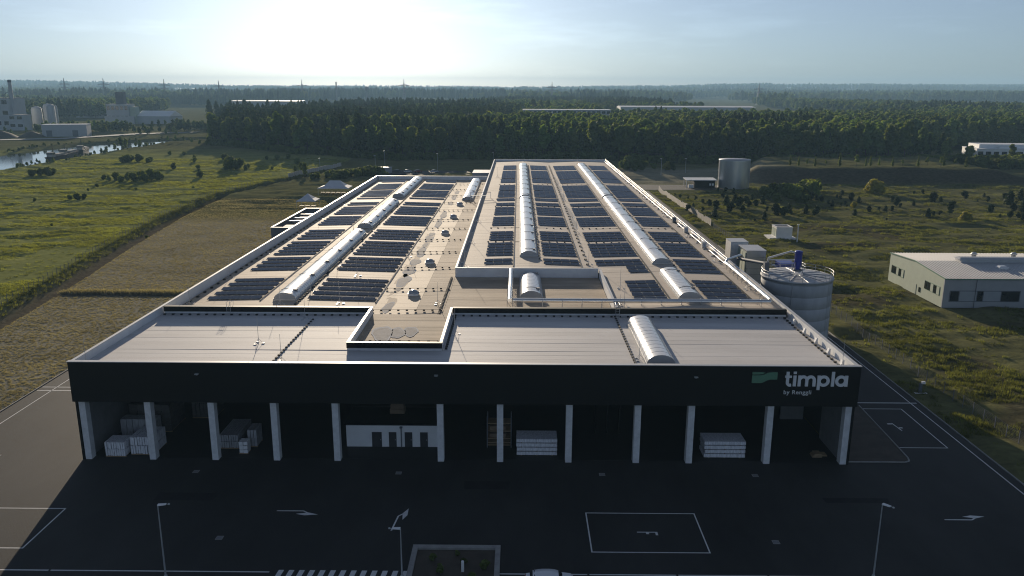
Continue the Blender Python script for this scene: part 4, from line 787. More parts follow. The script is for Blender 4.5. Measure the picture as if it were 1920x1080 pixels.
def tent(x, y, wx, wy, he, hr, ridge, label, name='party_tent'):
    t = thing(name, label, 'tent', (x, y, 0)); a, b_ = wx / 2, wy / 2
    v = [(-a, -b_, he), (a, -b_, he), (a, b_, he), (-a, b_, he), (-ridge / 2, 0, hr), (ridge / 2, 0, hr), (-a * .62, -b_ * .62, he + (hr - he) * .28), (a * .62 if ridge < .1 else a * .72, -b_ * .62, he + (hr - he) * .28), (a * .62 if ridge < .1 else a * .72, b_ * .62, he + (hr - he) * .28), (-a * .62, b_ * .62, he + (hr - he) * .28)]
    MB().add(v, [(0, 1, 7, 6), (1, 2, 8, 7), (2, 3, 9, 8), (3, 0, 6, 9), (6, 7, 5, 4), (8, 9, 4, 5), (7, 8, 5), (9, 6, 4)]).build('canopy', M['tent'], t)
    MB().box(-a, a, -b_, -b_ + .03, he - .35, he - .003).box(-a, a, b_ - .03, b_, he - .35, he - .003).box(-a, -a + .03, -b_ + .033, b_ - .033, he - .35, he - .003).box(a - .03, a, -b_ + .033, b_ - .033, he - .35, he - .003).build('valance', M['tent'], t)
    for s1 in (-1, 1):
        for s2 in (-1, 1): MB().tube((s1 * (a - .1), s2 * (b_ - .1), 0), (s1 * (a - .1), s2 * (b_ - .1), he), .06, n=5).build('pole', M['white'], t)
    for k in range(int(wx / 2.2)):
        xk = -a + 1.2 + k * 2.2
        MB().box(xk - .9, xk + .9, -.6, .2, .7, .76).box(xk - .8, xk - .7, -.5, .1, 0, .7).box(xk + .7, xk + .8, -.5, .1, 0, .7).build('table', M['plank'], t)
        MB().box(xk - .9, xk + .9, -1.3, -1.0, .42, .47).box(xk - .8, xk - .7, -1.28, -1.02, 0, .42).box(xk + .7, xk + .8, -1.28, -1.02, 0, .42).build('bench', M['plank'], t)
tent(-80.2, 303, 7.2, 7.2, 3.0, 5.4, 0, 'small pointed party tent on the grass by the hall'); tent(-79.0, 344, 13.0, 9.0, 3.0, 5.8, 4.5, 'long ridged party tent with wooden tables inside')

# ------------------------------------------------------------------ fences
def walk(pts, step):
    out = []; carry = 0.0
    for (ax, ay), (bx, by) in zip(pts[:-1], pts[1:]):
        L_ = math.hypot(bx - ax, by - ay); t = carry
        while t < L_: out.append((ax + (bx - ax) * t / L_, ay + (by - ay) * t / L_, math.atan2(by - ay, bx - ax))); t += step
        carry = t - L_
    return out
def gz(x, y): return float(ground_z(np.array([x]), np.array([y]))[0])
def wire_fence(pts, label, step=2.6, h=2.0):
    t = thing('wire_fence', label, 'fence', (pts[0][0], pts[0][1], 0)); P = walk(pts, step)
    me_ = MB().box(-.04, .04, -.04, .04, -.6, h).mesh('post', M['plant_dark']); wires = MB(); pr = None
    for x, y, a in P:
        z = gz(x, y); link('post', me_, t, (x - pts[0][0], y - pts[0][1], z), a); c = (x - pts[0][0], y - pts[0][1], z)
        if pr:
            for k in range(9): zz = .1 + k * (h - .15) / 8; wires.tube((pr[0], pr[1], pr[2] + zz), (c[0], c[1], c[2] + zz), .012, n=3, caps=False)
        pr = c
    wires.build('wire_mesh', M['plant_dark'], t)
def slab_fence(pts, label, step=2.5, h=2.1):
    t = thing('slab_fence', label, 'fence', (pts[0][0], pts[0][1], 0)); P = walk(pts, step)
    me_ = MB().box(.07, step - .07, -.05, .05, -.3, h).mesh('panel', M['fence_panel']); mp_ = MB().box(-.065, .065, -.09, .09, -.4, h + .1).mesh('post', M['concrete'])
    for x, y, a in P[:-1]:
        l0 = (x - pts[0][0], y - pts[0][1], gz(x, y)); link('panel', me_, t, l0, a); link('post', mp_, t, l0, a)
wire_fence([(-98, 100)] + FENCE[1:7], 'long dark wire fence along the ditch between meadow and dry field')
slab_fence([(-117.5, 409), (-107, 462), (-104, 474)], 'sunlit concrete slab fence at the far end of the ditch')
slab_fence([(63.2, 362), (63.5, 300), (64.8, 266)], 'pale concrete slab fence behind the young pines')
wire_fence([(64.8, 264), (64.2, 200), (63.6, 150), (64.0, 96), (64.5, 70)], 'thin dark wire fence along the side road verge', 2.6, 1.8)
sb = thing('signal_box', 'small grey switch box on a pad beside the road kerb', 'box', (60.4, 113.4, 0.02)); MB().box(-.9, .9, -.5, .5, -.2, .05).build('pad', M['concrete'], sb); MB().box(-.2, .2, -.15, .15, .05, 1.4).build('post', M['plant_dark'], sb); MB().box(.1, .6, -.2, .2, 1.4, 1.75).build('head', M['white'], sb)

# ------------------------------------------------------------------ behind the halls: lamp posts, cars
SHRUBS_L = [(-248.1,408.0,2.9),(-246.1,410.7,3.5),(-244.0,413.4,3.8),(-243.8,418.8,2.9),(-206.2,397.2,2.1),(-200.1,390.3,2.6),(-197.9,392.7,3.5),(-190.9,383.7,2.6),(-192.2,392.9,3.5),(-185.9,386.2,3.7),(-187.6,395.5,3.5),(-180.8,386.4,4.6),(-182.1,395.7,4.6),(-180.3,398.2,3.5),(-179.0,400.7,2.3),(-182.1,322.5,1.7),(-178.5,321.0,2.4),(-176.6,322.7,2.0),(-193.5,317.3,1.2),(-240.8,488.1,2.9),(-240.0,491.8,4.0),(-239.1,495.6,3.7),(-234.0,495.8,4.0),(-225.8,488.8,2.9),(-227.5,496.1,2.9),(-192.5,446.9,3.2),(-162.6,408.9,3.8),(-178.8,447.5,2.2),(-199.1,493.7,2.5),(-238.4,549.7,2.4),(-226.9,545.7,2.4),(-209.8,520.6,2.2),(-186.5,509.7,3.6),(-166.7,460.6,4.6),(-159.7,448.3,6.3),(-157.8,451.5,5.1),(-152.9,448.6,2.5),(-161.1,442.2,2.5),(-154.2,457.9,1.9),(-153.4,511.3,2.8),(-148.9,519.5,2.9),(-131.2,475.5,3.3),(-160.1,511.0,2.1),(-138.1,449.3,1.6),(-152.4,257.0,0.8),(-116.8,247.0,1.1),(-148.5,363.8,1.0),(-193.7,366.2,1.4),(-189.6,350.4,1.1),(-170.5,355.0,1.1)]
TALL_L = [(-109.7,411.1,7.9),(-115.5,426.9,6.5),(-122.2,438.0,4.2)]
BANK_TREES = [(-300.8,580.4,4.4),(-302.2,590.8,5.8),(-301.7,601.7,6.3),(-289.0,586.2,7.8),(-298.7,613.1,9.1),(-291.1,619.3,5.9),(-283.6,597.2,4.4),(-282.6,465.2,2.5),(-285.4,475.3,2.2),(-280.0,482.6,1.9),(-275.4,443.2,1.7),(-298.1,546.5,2.5),(-291.7,656.4,4.3),(-290.9,669.8,4.9),(-284.4,670.2,4.9),(-277.9,670.6,5.8),(-266.2,658.0,4.7),(-254.9,645.8,5.6),(-244.9,634.0,5.4)]
FAR_TREES = [(-382.8,792.9,10.6),(-376.7,793.3,9.4),(-376.2,813.0,9.0),(-368.5,813.6,8.3),(-360.6,814.1,7.7),(-350.2,814.9,8.9),(-350.7,835.5,9.1),(-346.9,846.5,9.1),(-347.3,868.7,9.4),(-343.3,880.6,9.5),(-679.4,1207.0,22.2),(-668.2,1208.2,23.9),(-676.8,1254.1,26.6),(-665.1,1255.4,28.4),(-630.5,1212.2,25.5),(-619.1,1213.5,20.0),(-690.7,1205.8,18.5),(-678.2,1163.6,14.4),(-478.3,786.0,4.9),(-479.3,805.4,5.0),(-497.5,845.9,5.2),(-498.2,784.6,3.7),(-470.8,750.2,4.1),(-414.2,951.0,8.3),(-413.5,979.3,8.5),(-404.2,980.1,8.5)]
SHRUBS_R = [(62.0,451.9,7.3),(59.1,457.9,4.9),(64.1,446.0,6.0),(69.5,452.2,4.9),(77.5,465.1,3.1),(83.6,455.9,5.6),(86.6,453.0,3.7),(117.3,497.6,4.8),(142.0,525.7,3.6),(156.0,351.6,7.2),(155.7,355.3,5.7),(158.9,353.6,5.2),(121.7,346.7,5.9),(125.8,350.5,6.5),(125.6,343.3,6.3),(131.4,354.4,5.5),(115.4,336.1,5.2),(113.8,339.4,5.3),(113.6,346.5,4.9),(112.3,353.8,4.5),(104.6,335.7,4.7),(104.4,342.6,4.3),(104.8,325.8,3.7),(112.5,322.9,4.1),(114.7,319.9,3.6),(155.4,277.1,3.0),(131.1,311.4,2.3),(127.5,305.6,1.8)]
YELLOW = [(156.8,353.5,6.7),(155.9,355.3,5.2),(158.5,353.5,5.2),(154.8,275.9,3.6),(154.3,277.0,2.5),(130.0,309.9,2.5),(83.6,455.9,4.9),(123.6,346.8,4.9),(128.7,354.3,5.5)]
PINES_R = [(62.8,295.3,2.8),(74.2,334.6,1.8),(74.9,324.8,1.8),(75.4,315.5,2.6),(75.3,303.9,3.3),(70.6,286.5,2.8),(85.4,335.0,2.8),(81.8,314.2,3.9),(78.3,295.8,3.7),(88.0,325.3,3.1),(84.7,307.0,3.8),(82.4,293.3,2.8),(88.4,356.7,2.4),(92.0,356.8,2.5),(94.6,353.1,2.4),(91.9,322.2,3.1),(88.0,304.3,3.0),(96.8,332.1,2.3),(94.0,316.1,2.6),(98.4,322.4,3.1),(86.0,278.5,2.7),(92.1,296.2,1.9),(93.3,288.5,4.0),(95.0,286.0,3.2),(99.4,293.8,2.9),(98.5,288.7,2.0),(104.9,291.4,2.9),(107.1,288.9,2.5),(81.7,274.9,1.1),(70.8,334.5,1.4),(68.8,341.3,1.4),(67.4,344.8,1.2),(67.8,292.9,2.0),(68.7,313.8,1.3),(140.8,349.2,2.0),(133.7,336.7,1.4),(137.1,330.1,3.3),(137.6,323.8,2.3),(123.2,314.1,2.2),(122.6,317.1,2.0),(130.9,320.4,1.4),(123.5,326.5,2.6),(122.5,329.6,2.1),(120.3,329.6,3.3),(126.6,314.2,1.4),(127.3,309.9,1.1),(120.9,286.8,2.3),(130.7,297.5,2.2),(136.6,303.1,1.8),(138.0,300.4,2.2),(140.4,300.5,2.0),(148.6,314.9,3.3),(152.6,327.4,2.6),(148.9,312.0,1.8),(155.6,315.2,1.6),(174.4,346.8,2.3),(167.7,324.8,3.9),(171.0,324.9,2.4),(147.7,287.7,2.8),(150.3,289.0,1.7),(154.1,291.7,1.8),(158.2,293.1,4.9),(173.3,352.2,1.6),(185.3,333.4,3.6),(197.5,340.6,1.6),(188.8,322.3,2.5),(176.3,298.9,3.2),(195.8,319.5,5.0),(198.0,325.8,4.1),(208.8,334.2,4.2),(187.7,303.3,2.9),(170.2,282.2,1.5),(173.7,282.3,2.4),(176.2,281.2,2.0),(175.0,276.5,2.6),(185.3,323.8,1.2),(127.7,276.2,1.0),(108.8,291.5,2.9),(190.5,302.1,3.8),(133.1,331.6,1.7)]
SAPLINGS = [(160.5,478.6,4.7),(166.8,482.3,4.8),(171.9,482.5,4.1),(176.8,482.8,4.8),(183.2,483.0,3.1),(190.3,480.0,6.5),(201.7,483.9,6.3),(207.5,484.1,4.2),(210.4,484.3,4.9),(215.6,484.5,4.2),(222.2,481.4,4.6),(231.6,488.7,3.6),(239.4,485.6,5.4),(244.9,485.8,4.7),(251.6,482.7,5.1),(256.9,489.8,5.9),(260.1,483.1,4.4),(266.9,483.4,5.2)]
POLES = [(-75.2,452.0,10.4),(-44.5,441.3,10.6),(-13.8,434.0,11.6),(-83.4,467.6,7.0),(-116.1,469.4,4.8),(74.8,423.9,8.6),(90.0,435.6,7.7)]
for x, y, h in POLES:
    t = thing('lamp_post', 'thin lamp post standing on the road behind the factory', 'lamp post', (x, y, gz(x, y)), 0, 'lamp posts behind the factory')
    MB().tube((0, 0, 0), (0, 0, h), .11, .06, 6).build('pole', M['steel'], t); MB().box(-.7, .25, -.16, .16, h, h + .14).build('lamp_head', M['white'], t)
tag(MB().quad((-95, 428, .03), (-8, 424, .03), (-8, 446, .03), (-95, 450, .03)).build('service_road', M['asphalt']), kind='structure')
for i, (x, y, m, lb) in enumerate(((-66, 437, 'car_dark', 'dark car parked behind the low hall next to the site hut'), (-60.5, 437, 'car_white', 'white car parked behind the low hall between two cars'), (-55, 437.5, 'car_red', 'red car parked behind the low hall'), (-46, 437, 'car_white', 'white car parked alone behind the low hall'))): car(x, y, .1 + .2 * i, m, lb, 'cars parked behind the low hall')
hu = thing('site_hut', 'flat grey site hut behind the low hall', 'hut', (-72, 434, 0)); MB().box(-4.5, 3.2, -2, 2, 0, 2.9).build('wall', M['plant_grey'], hu); MB().box(-4.7, 3.4, -2.2, 2.2, 2.903, 3.1).build('roof', M['plant_grey'], hu); MB().box(-1, 0, -2.06, -2.003, .05, 2.1).build('door', M['door_dark'], hu)
rh = thing('roof_annex', 'pale block annex against the rear of the raised hall', 'annex', (-14.8, 318, 0)); MB().box(-3.2, 3.3, -6, 6, 0, 12.4).build('wall', M['plant_grey'], rh); MB().box(-3.3, 3.35, -6.1, 6.1, 12.403, 12.55).build('roof', M['parapet'], rh)

# ------------------------------------------------------------------ distant works, river craft, pylons
def simple_building(name, label, x, y, rz, w, d, h, wall='plant_grey', roof='parapet', nwin=0, rows=1, gable=0.0, win='glass', cat='building', z=None):
    t = thing(name, label, cat, (x, y, gz(x, y) if z is None else z), rz); a, b_ = w / 2, d / 2
    MB().box(-a, a, -b_, b_, -1, h).build('wall', M[wall], t)
    if gable: MB().add([(-a - .3, -b_ - .3, h + .003), (a + .3, -b_ - .3, h + .003), (a + .3, b_ + .3, h + .003), (-a - .3, b_ + .3, h + .003), (-a - .3, 0, h + gable), (a + .3, 0, h + gable)], [(0, 1, 5, 4), (3, 4, 5, 2), (0, 4, 3), (1, 2, 5), (0, 3, 2, 1)]).build('roof', M[roof], t)
    else: MB().box(-a - .2, a + .2, -b_ - .2, b_ + .2, h + .003, h + .35).build('roof', M[roof], t)
    for r in range(rows):
        for i in range(nwin):
            x0 = -a + w * (i + .5) / nwin; ww = w / nwin * .32; zb = h * (r + .45) / rows
            MB().box(x0 - ww, x0 + ww, -b_ - .06, -b_ - .003, zb, zb + h / rows * .38).build('window', M[win], t)
    return t
ch = thing('chimney_stack', 'tall slim factory chimney beside the grey works', 'chimney', (-543.8, 876, 0))
MB().tube((0, 0, 0), (0, 0, 50), 2.5, 1.7, 16).build('shaft', M['plant_grey'], ch); MB().tube((0, 0, 49.5), (0, 0, 52), 1.95, 1.95, 16).build('crown', M['plant_dark'], ch)
for s_ in (-1, 1): MB().tube((s_ * 3.4 - 5, -1, 0), (s_ * 3.4 - 5, -1, 38), .4, n=5).build('frame_leg', M['plant_dark'], ch)
for z in range(4, 38, 4): MB().tube((-8.4, -1, z), (-1.6, -1, z + 4), .25, n=4).build('frame_brace', M['plant_dark'], ch)
simple_building('works_block', 'tall grey works block beside the slim chimney', -566, 884, 0, 44, 30, 33, 'plant_grey', 'plant_dark', 5, 3)
simple_building('works_block', 'lower grey works block in front of the slim chimney', -532, 866, 0, 16, 14, 16, 'plant_grey', 'plant_dark', 2, 2)
for i, (x, y, h, r) in enumerate(((-548, 925, 24, 5.5), (-537, 929, 27, 5), (-520, 905, 27, 4.2))):
    t = thing('works_silo', ['broad domed works silo', 'tall domed works silo', 'narrow pointed works silo'][i] + ' behind the slim chimney', 'silo', (x, y, 0)); MB().lathe([(r, 0), (r, h - 4), (r * .8, h - 1.5), (.01, h)], 16).build('shell', M['plant_grey'], t); MB().path([(r * .6, 0, h - 2), (r * 1.6, 0, h - 3), (r * 1.7, 0, 2)], .7, 6).build('pipe', M['steel'], t)
sh_ = simple_building('river_shed', 'long low grey shed with two dark gates by the river', -424, 760, math.radians(14), 38, 16, 10.5, 'plant_grey', 'parapet')
for x in (-13, 9): MB().box(x - 2.4, x + 2.4, -8.1, -8.003, 0, 5.5).build('gate', M['plant_dark'], sh_)
tw = simple_building('mill_tower', 'grey mill block with a dark stair tower on top', -506, 1036, 0, 28, 18, 24, 'plant_grey', 'plant_grey', 5, 2)
MB().box(-3, 6.5, -4, 4, 24.36, 39).build('stair_tower', M['plant_dark'], tw); MB().box(14.2, 21, -6, 6, 0, 21).build('annex', M['beige'], tw); MB().box(-16, 21, -11, -9.3, 0, 9.5).build('loading_bay', M['plant_grey'], tw)
simple_building('white_roof_hall', 'grey hall with a bright white gable roof beside the mill block', -462, 1046, math.radians(-8), 46, 30, 9.5, 'plant_grey', 'white', 0, 1, 6.5)
simple_building('pale_sheds', 'long pale shed among trees behind the mill block', -640, 1240, 0, 60, 18, 7, 'plant_grey', 'parapet', 6)
for i, (x, y, r, h) in enumerate(((-466, 728, 15, 6.5), (-447, 742, 12, 5.5), (-484, 712, 16, 6))):
    t = MB().lathe([(r, 0), (r * .55, h * .6), (r * .15, h * .96), (.01, h)], 18).build('gravel_heap', M['soil'], None, (x, y, -.2)); tag(t, ['broad dark gravel heap between two others by the river shed', 'small dark gravel heap against the river shed', 'dark gravel heap farthest from the river shed'][i], 'heap', 'gravel heaps by the river')
tag(MB().quad((-520, 640, .35), (-392, 700, .35), (-350, 850, .35), (-362, 858, .35), (-408, 716, .35)[0:3], (-520, 660, .35)) if False else MB().add([(-520, 650, .5), (-400, 712, .5), (-368, 790, .5), (-330, 830, .5), (-330, 842, .5), (-380, 806, .5), (-410, 724, .5), (-520, 664, .5)], [(0, 1, 6, 7), (1, 2, 5, 6), (2, 3, 4, 5)]).build('river_road', M['kerb']), kind='structure')
def barge(x, y, rz, ln, label):
    t = thing('work_barge', label, 'barge', (x, y, -.9), rz); a = ln / 2
    MB().hexa([(-a + 1, -2, 0), (a - 2.5, -2, 0), (a - 2.5, 2, 0), (-a + 1, 2, 0), (-a, -2.6, 2.0), (a, -2.2, 2.4), (a, 2.2, 2.4), (-a, 2.6, 2.0)]).build('hull', M['hull'], t)
    MB().box(-a + 1.5, -a + 5.5, -1.8, 1.8, 2.05, 4.9).build('wheelhouse', M['cabin'], t); MB().box(-a + 1.45, -a + 5.55, -1.85, 1.85, 3.6, 4.4).build('windows', M['glass'], t); MB().box(-1, a - 3, -1.6, 1.6, 2.3, 3.5).build('cargo', M['cabin'], t); MB().tube((-a + 6.5, 0, 2), (-a + 6.5, 0, 9), .16, n=5).build('mast', M['hull'], t)
barge(-300, 522, math.radians(95), 22, 'dark work barge with low cabin moored at the meadow bank'); barge(-307, 549, math.radians(100), 26, 'dark barge with brown cargo moored behind the first barge'); barge(-316, 584, math.radians(105), 20, 'short dark barge moored near the bank trees')
simple_building('blue_grey_plant', 'long blue-grey plant with window bands above the forest', 52, 905, 0, 96, 26, 22.5, 'plant_grey', 'parapet', 18, 3)
MB  # keep
simple_building('white_roof_warehouse', 'very long warehouse with bright white roof beyond the forest', 238, 1180, 0, 190, 46, 20.5, 'plant_grey', 'parapet', 0, 1, 1.5)
simple_building('white_roof_warehouse', 'distant long warehouse with bright white roof beyond the pine wood', -466, 1530, 0, 132, 50, 21.5, 'plant_grey', 'parapet', 0, 1, 1.5)
rw_ = simple_building('white_factory_wing', 'white flat factory wing with dark windows half hidden by trees', 330, 524, math.radians(-6), 76, 22, 8.5, 'white', 'white', 16, 1)
MB().box(-34, 6, -4, 12, 8.86, 11.2).build('upper_storey', M['white'], rw_)
for k, x in enumerate((-20, 0, 18)): MB().box(x - 3, x + 3, -7, -4.6, 8.86, 9.9).build('roof_light', M['poly'], rw_)
def pylon(x, y, h, rz, label):
    t = thing('power_pylon', label, 'pylon', (x, y, gz(x, y)), rz, 'power pylons on the horizon'); w = h * .075; mb = MB(); tk_ = 1.5
    def wd(z): return w * (1 - .9 * min(1, z / (h * .75))) + .5
    for sx_ in (-1, 1):
        for sy_ in (-1, 1): mb.tube((sx_ * w, sy_ * w, 0), (sx_ * .6, sy_ * .6, h * .75), tk_, tk_ * .8, 4).tube((sx_ * .6, sy_ * .6, h * .75), (0, 0, h), tk_ * .8, tk_ * .5, 4)
    N = 8
    for k in range(N):
        z0, z1 = h * .75 * k / N, h * .75 * (k + 1) / N
        for sy_ in (-1, 1): mb.tube((-wd(z0), sy_ * wd(z0), z0), (wd(z1), sy_ * wd(z1), z1), .55, n=3).tube((wd(z0), sy_ * wd(z0), z0), (-wd(z1), sy_ * wd(z1), z1), .55, n=3)
    mb.build('lattice_tower', M['plant_dark'], t)
    for z, a in ((h * .74, h * .24), (h * .60, h * .17)): MB().tube((-a, 0, z), (a, 0, z), .8, n=4).tube((-a, 0, z), (0, 0, z + h * .05), .5, n=4).tube((a, 0, z), (0, 0, z + h * .05), .5, n=4).build('cross_arm', M['plant_dark'], t)
for i, (x, y, h) in enumerate(((-1385, 2500, 62), (-1265, 2500, 62), (-1080, 2500, 60), (-914, 2500, 57), (-660, 2500, 60), (-350, 2500, 63), (99, 2500, 57), (725, 2500, 53))):
    pylon(x, y, h + 10, .1 * (i % 3), 'lattice power pylon rising from the far woods')
t = thing('far_chimney', 'thin dark chimney rising from the far woods', 'chimney', (-556, 2500, gz(-556, 2500))); MB().tube((0, 0, 0), (0, 0, 62), 2.6, 2.0, 10).build('shaft', M['plant_dark'], t); MB().tube((0, 0, 61), (0, 0, 63), 2.4, n=10).build('crown', M['hull'], t)
t = thing('water_tower', 'squat dark water tower on the horizon', 'tower', (-464, 2500, gz(-464, 2500))); MB().tube((0, 0, 0), (0, 0, 38), 3, n=10).build('shaft', M['plant_dark'], t); MB().lathe([(3, 37), (6, 40), (6, 47), (3, 50), (.01, 51)], 14).build('tank', M['plant_dark'], t)

# ------------------------------------------------------------------ vegetation
def fol_mesh(name, pts, nrm, size, m, core=None, seed=0, asp=1.0):
    """leaf-sized quads at pts, facing roughly nrm; core = list of (centre, radii) of small inner blobs that keep the crown dense"""
    g_ = np.random.default_rng(seed); N = len(pts); nn_ = nrm + g_.normal(0, .55, (N, 3)); nn_ /= np.linalg.norm(nn_, axis=1)[:, None] + 1e-9
    h_ = g_.normal(0, 1, (N, 3)); u = np.cross(nn_, h_); u /= np.linalg.norm(u, axis=1)[:, None] + 1e-9; v = np.cross(nn_, u)
    s_ = size * g_.uniform(.6, 1.35, (N, 1)); co = np.stack([pts - u * s_ - v * s_ * asp * .4, pts + u * s_ * .5 - v * s_ * asp, pts + u * s_ + v * s_ * asp * .5, pts - u * s_ * .4 + v * s_ * asp], 1).reshape(-1, 3)
    V = [tuple(c_) for c_ in co]; F = [(4 * i, 4 * i + 1, 4 * i + 2, 4 * i + 3) for i in range(N)]
    if core:
        for (c_, r_) in core:
            bm = bmesh.new(); bmesh.ops.create_icosphere(bm, subdivisions=2, radius=1); o = len(V)
            for w in bm.verts:
                k = 1 + g_.uniform(-.16, .16); V.append((c_[0] + w.co.x * r_[0] * k, c_[1] + w.co.y * r_[1] * k, c_[2] + w.co.z * r_[2] * k))
            for f in bm.faces: F.append(tuple(o + w.index for w in f.verts))
            bm.free()
    me_ = bpy.data.meshes.new(name); me_.from_pydata(V, [], F); me_.materials.append(m); me_.update(); return me_
def broad_crown(seed, H, R, zb, m, n_=620, leaf=.62, lobes=11):
    g_ = np.random.default_rng(seed); cs = []
    for k in range(lobes):
        a = g_.uniform(0, 2 * PI); q = g_.uniform(0, 1) ** .6; z = zb + (H - zb) * g_.uniform(.18, .86); env = math.sin(PI * min(.97, max(.1, (z - zb) / (H - zb) * .8 + .14)))
        cs.append((np.array([math.cos(a) * R * .62 * q * env, math.sin(a) * R * .62 * q * env, z]), R * g_.uniform(.34, .52) * (0.75 + .3 * env)))
    cs.append((np.array([0, 0, zb + (H - zb) * .52]), R * .6)); cs.append((np.array([g_.uniform(-.6, .6), g_.uniform(-.6, .6), H - R * .36]), R * .38))
    w = np.array([c_[1] ** 2 for c_ in cs]); idx = g_.choice(len(cs), n_, p=w / w.sum()); d = g_.normal(0, 1, (n_, 3)); d[:, 2] += .25; d /= np.linalg.norm(d, axis=1)[:, None]
    C_ = np.array([cs[i][0] for i in idx]); Rr = np.array([cs[i][1] for i in idx])[:, None] * g_.uniform(.8, 1.12, (n_, 1)); P = C_ + d * Rr * np.array([1, 1, .86])
    return fol_mesh('crown', P, d, leaf, m, [(c_[0], (c_[1] * .72,) * 3) for c_ in cs], seed)
def pine_crown(seed, H, R, zb, m, n_=600, leaf=.62):
    g_ = np.random.default_rng(seed); t = g_.uniform(0, 1, n_) ** .85; a = g_.uniform(0, 2 * PI, n_); tier = .82 + .26 * np.sin(t * 26 + a * 2 + seed)
    r = R * 1.08 * (1 - t) ** .5 * tier * np.sqrt(g_.uniform(.45, 1, n_)); z = zb + (H - zb) * t + g_.normal(0, .25, n_)
    P = np.stack([r * np.cos(a), r * np.sin(a), z], 1); d = np.stack([np.cos(a), np.sin(a), np.full(n_, .55)], 1)
    core = [(np.array([0, 0, zb + (H - zb) * q]), (R * (1 - q) ** .62 * .62, R * (1 - q) ** .62 * .62, (H - zb) * .17)) for q in (.12, .34, .56, .76)]
    return fol_mesh('crown', P, d, leaf, m, core, seed, .7)
def trunk_mesh(H, r, m='bark', limbs=5, seed=0, zb=6, R=4):
    g_ = random.Random(seed); mb = MB().tube((0, 0, -.4), (.1, 0, H * .5), r, r * .6, 7).tube((.1, 0, H * .5), (0, .1, H * .86), r * .6, r * .2, 6)
    for k in range(limbs):
        a = g_.uniform(0, 6.28); z = zb + (H - zb) * g_.uniform(0, .5); mb.tube((.05, 0, z), (math.cos(a) * R * .6, math.sin(a) * R * .6, z + R * .45), r * .35, r * .12, 5)
    return mb.mesh('trunk', M[m])
BROAD = [(broad_crown(11, 19, 5.6, 4.0, M['leaf']), trunk_mesh(19, .32, zb=5, R=5, seed=1)), (broad_crown(12, 21, 5.0, 4.0, M['leaf']), trunk_mesh(21, .34, zb=5, R=5, seed=2)), (broad_crown(13, 17, 5.4, 3.0, M['leaf2']), trunk_mesh(17, .3, zb=4, R=5, seed=3)), (broad_crown(14, 20, 4.6, 3.5, M['leaf2']), trunk_mesh(20, .3, zb=4, R=4, seed=4))]
PINE = [(pine_crown(21, 22, 3.6, 6.5, M['needle']), trunk_mesh(22, .28, zb=7, R=3, seed=5)), (pine_crown(22, 20, 3.2, 5.0, M['needle']), trunk_mesh(20, .26, zb=6, R=3, seed=6)), (pine_crown(23, 23, 3.9, 8.0, M['needle']), trunk_mesh(23, .3, zb=9, R=3, seed=7))]
EX = [-900, -560, -470, -400, -330, -251, -151, -93, -25, 54, 89, 154, 252, 270, 276, 420, 900]; EY = [1120, 1085, 1080, 1040, 880, 662, 560, 522, 524, 528, 505, 512, 516, 520, 592, 600, 560]
def edge_y(x): return np.interp(x, EX, EY)
CLEAR = [(-18, 115, 825, 925), (100, 345, 960, 1215), (-560, -340, 1180, 1560), (-640, -440, 820, 1085), (285, 380, 500, 560)]
def clear(x, y):
    m_ = np.zeros(np.shape(x), bool)
    for a, b_, c_, d_ in CLEAR: m_ |= (x > a) & (x < b_) & (y > c_) & (y < d_)
    return m_
g0 = np.random.default_rng(5)
# trees one can tell apart: the front rows of the forest
singles = []
xs = np.linspace(-262, 268, 92)
for row, dep in enumerate((1.5, 9, 17)):
    for x in xs + g0.uniform(-2.2, 2.2, len(xs)) + row * 2.9:
        y = float(edge_y(x)) + dep + g0.uniform(-2.5, 3.5); singles.append((float(x), y, row))
protos = {}
def tree(kind, i, x, y, s, label, group, name):
    key = (kind, i); cm, tm = (BROAD if kind == 'b' else PINE)[i]
    t = thing(name, label, 'tree', (x, y, gz(x, y) - .1), float(g0.uniform(0, 6.28)), group); t.scale = (s, s, s * float(g0.uniform(.92, 1.08)))
    c_ = link('crown', cm, t); link('trunk', tm, t); protos.setdefault(key, c_)
def place(x): return 'beyond the riverside meadow' if x < -95 else 'behind the low hall' if x < -11 else 'behind the raised hall' if x < 60 else 'behind the water tank' if x < 125 else 'behind the earth bank'
for x, y, row in singles:
    pb = .74 if -40 < x < 280 else .5
    pb = pb if row < 2 else pb * .7
    if g0.random() < pb: tree('b', int(g0.integers(0, 4)), x, y, float(g0.uniform(.62, 1.25)), '%s broadleaf tree in the forest edge %s' % ('round' if row == 0 else 'rear-row round', place(x)), 'forest edge broadleaf trees', 'broadleaf_tree')
    else: tree('p', int(g0.integers(0, 3)), x, y, float(g0.uniform(.7, 1.12)), '%s pine in the forest edge %s' % (('front-row dark', 'second-row dark', 'third-row dark')[row], place(x)), 'forest edge pines', 'pine_tree')
for x, y, h in FAR_TREES: tree('b', int(g0.integers(0, 4)), x, y, max(.35, h / 19), 'tree standing among the riverside works', 'trees around the riverside works', 'broadleaf_tree')
for x, y, h in BANK_TREES: tree('b', int(g0.integers(0, 4)), x, y, max(.16, h / 19), 'low bushy tree on the river bank', 'river bank trees', 'bank_tree')
for x, y, h in TALL_L: tree('b', 3 if h > 7 else 2, x, y, h / 19, 'slender meadow tree beside the far end of the slab fence', 'trees by the far slab fence', 'meadow_tree')

for x, y, s_ in ((284, 512, .62), (279, 506, .55), (301, 497, .62), (306, 499, .5), (318, 492, .45), (326, 490, .4), (274, 520, .8), (268, 512, .7)): tree('b', int(g0.integers(0, 4)), x, y, s_, 'broad tree in front of the white factory wing', 'trees before the white factory wing', 'broadleaf_tree')

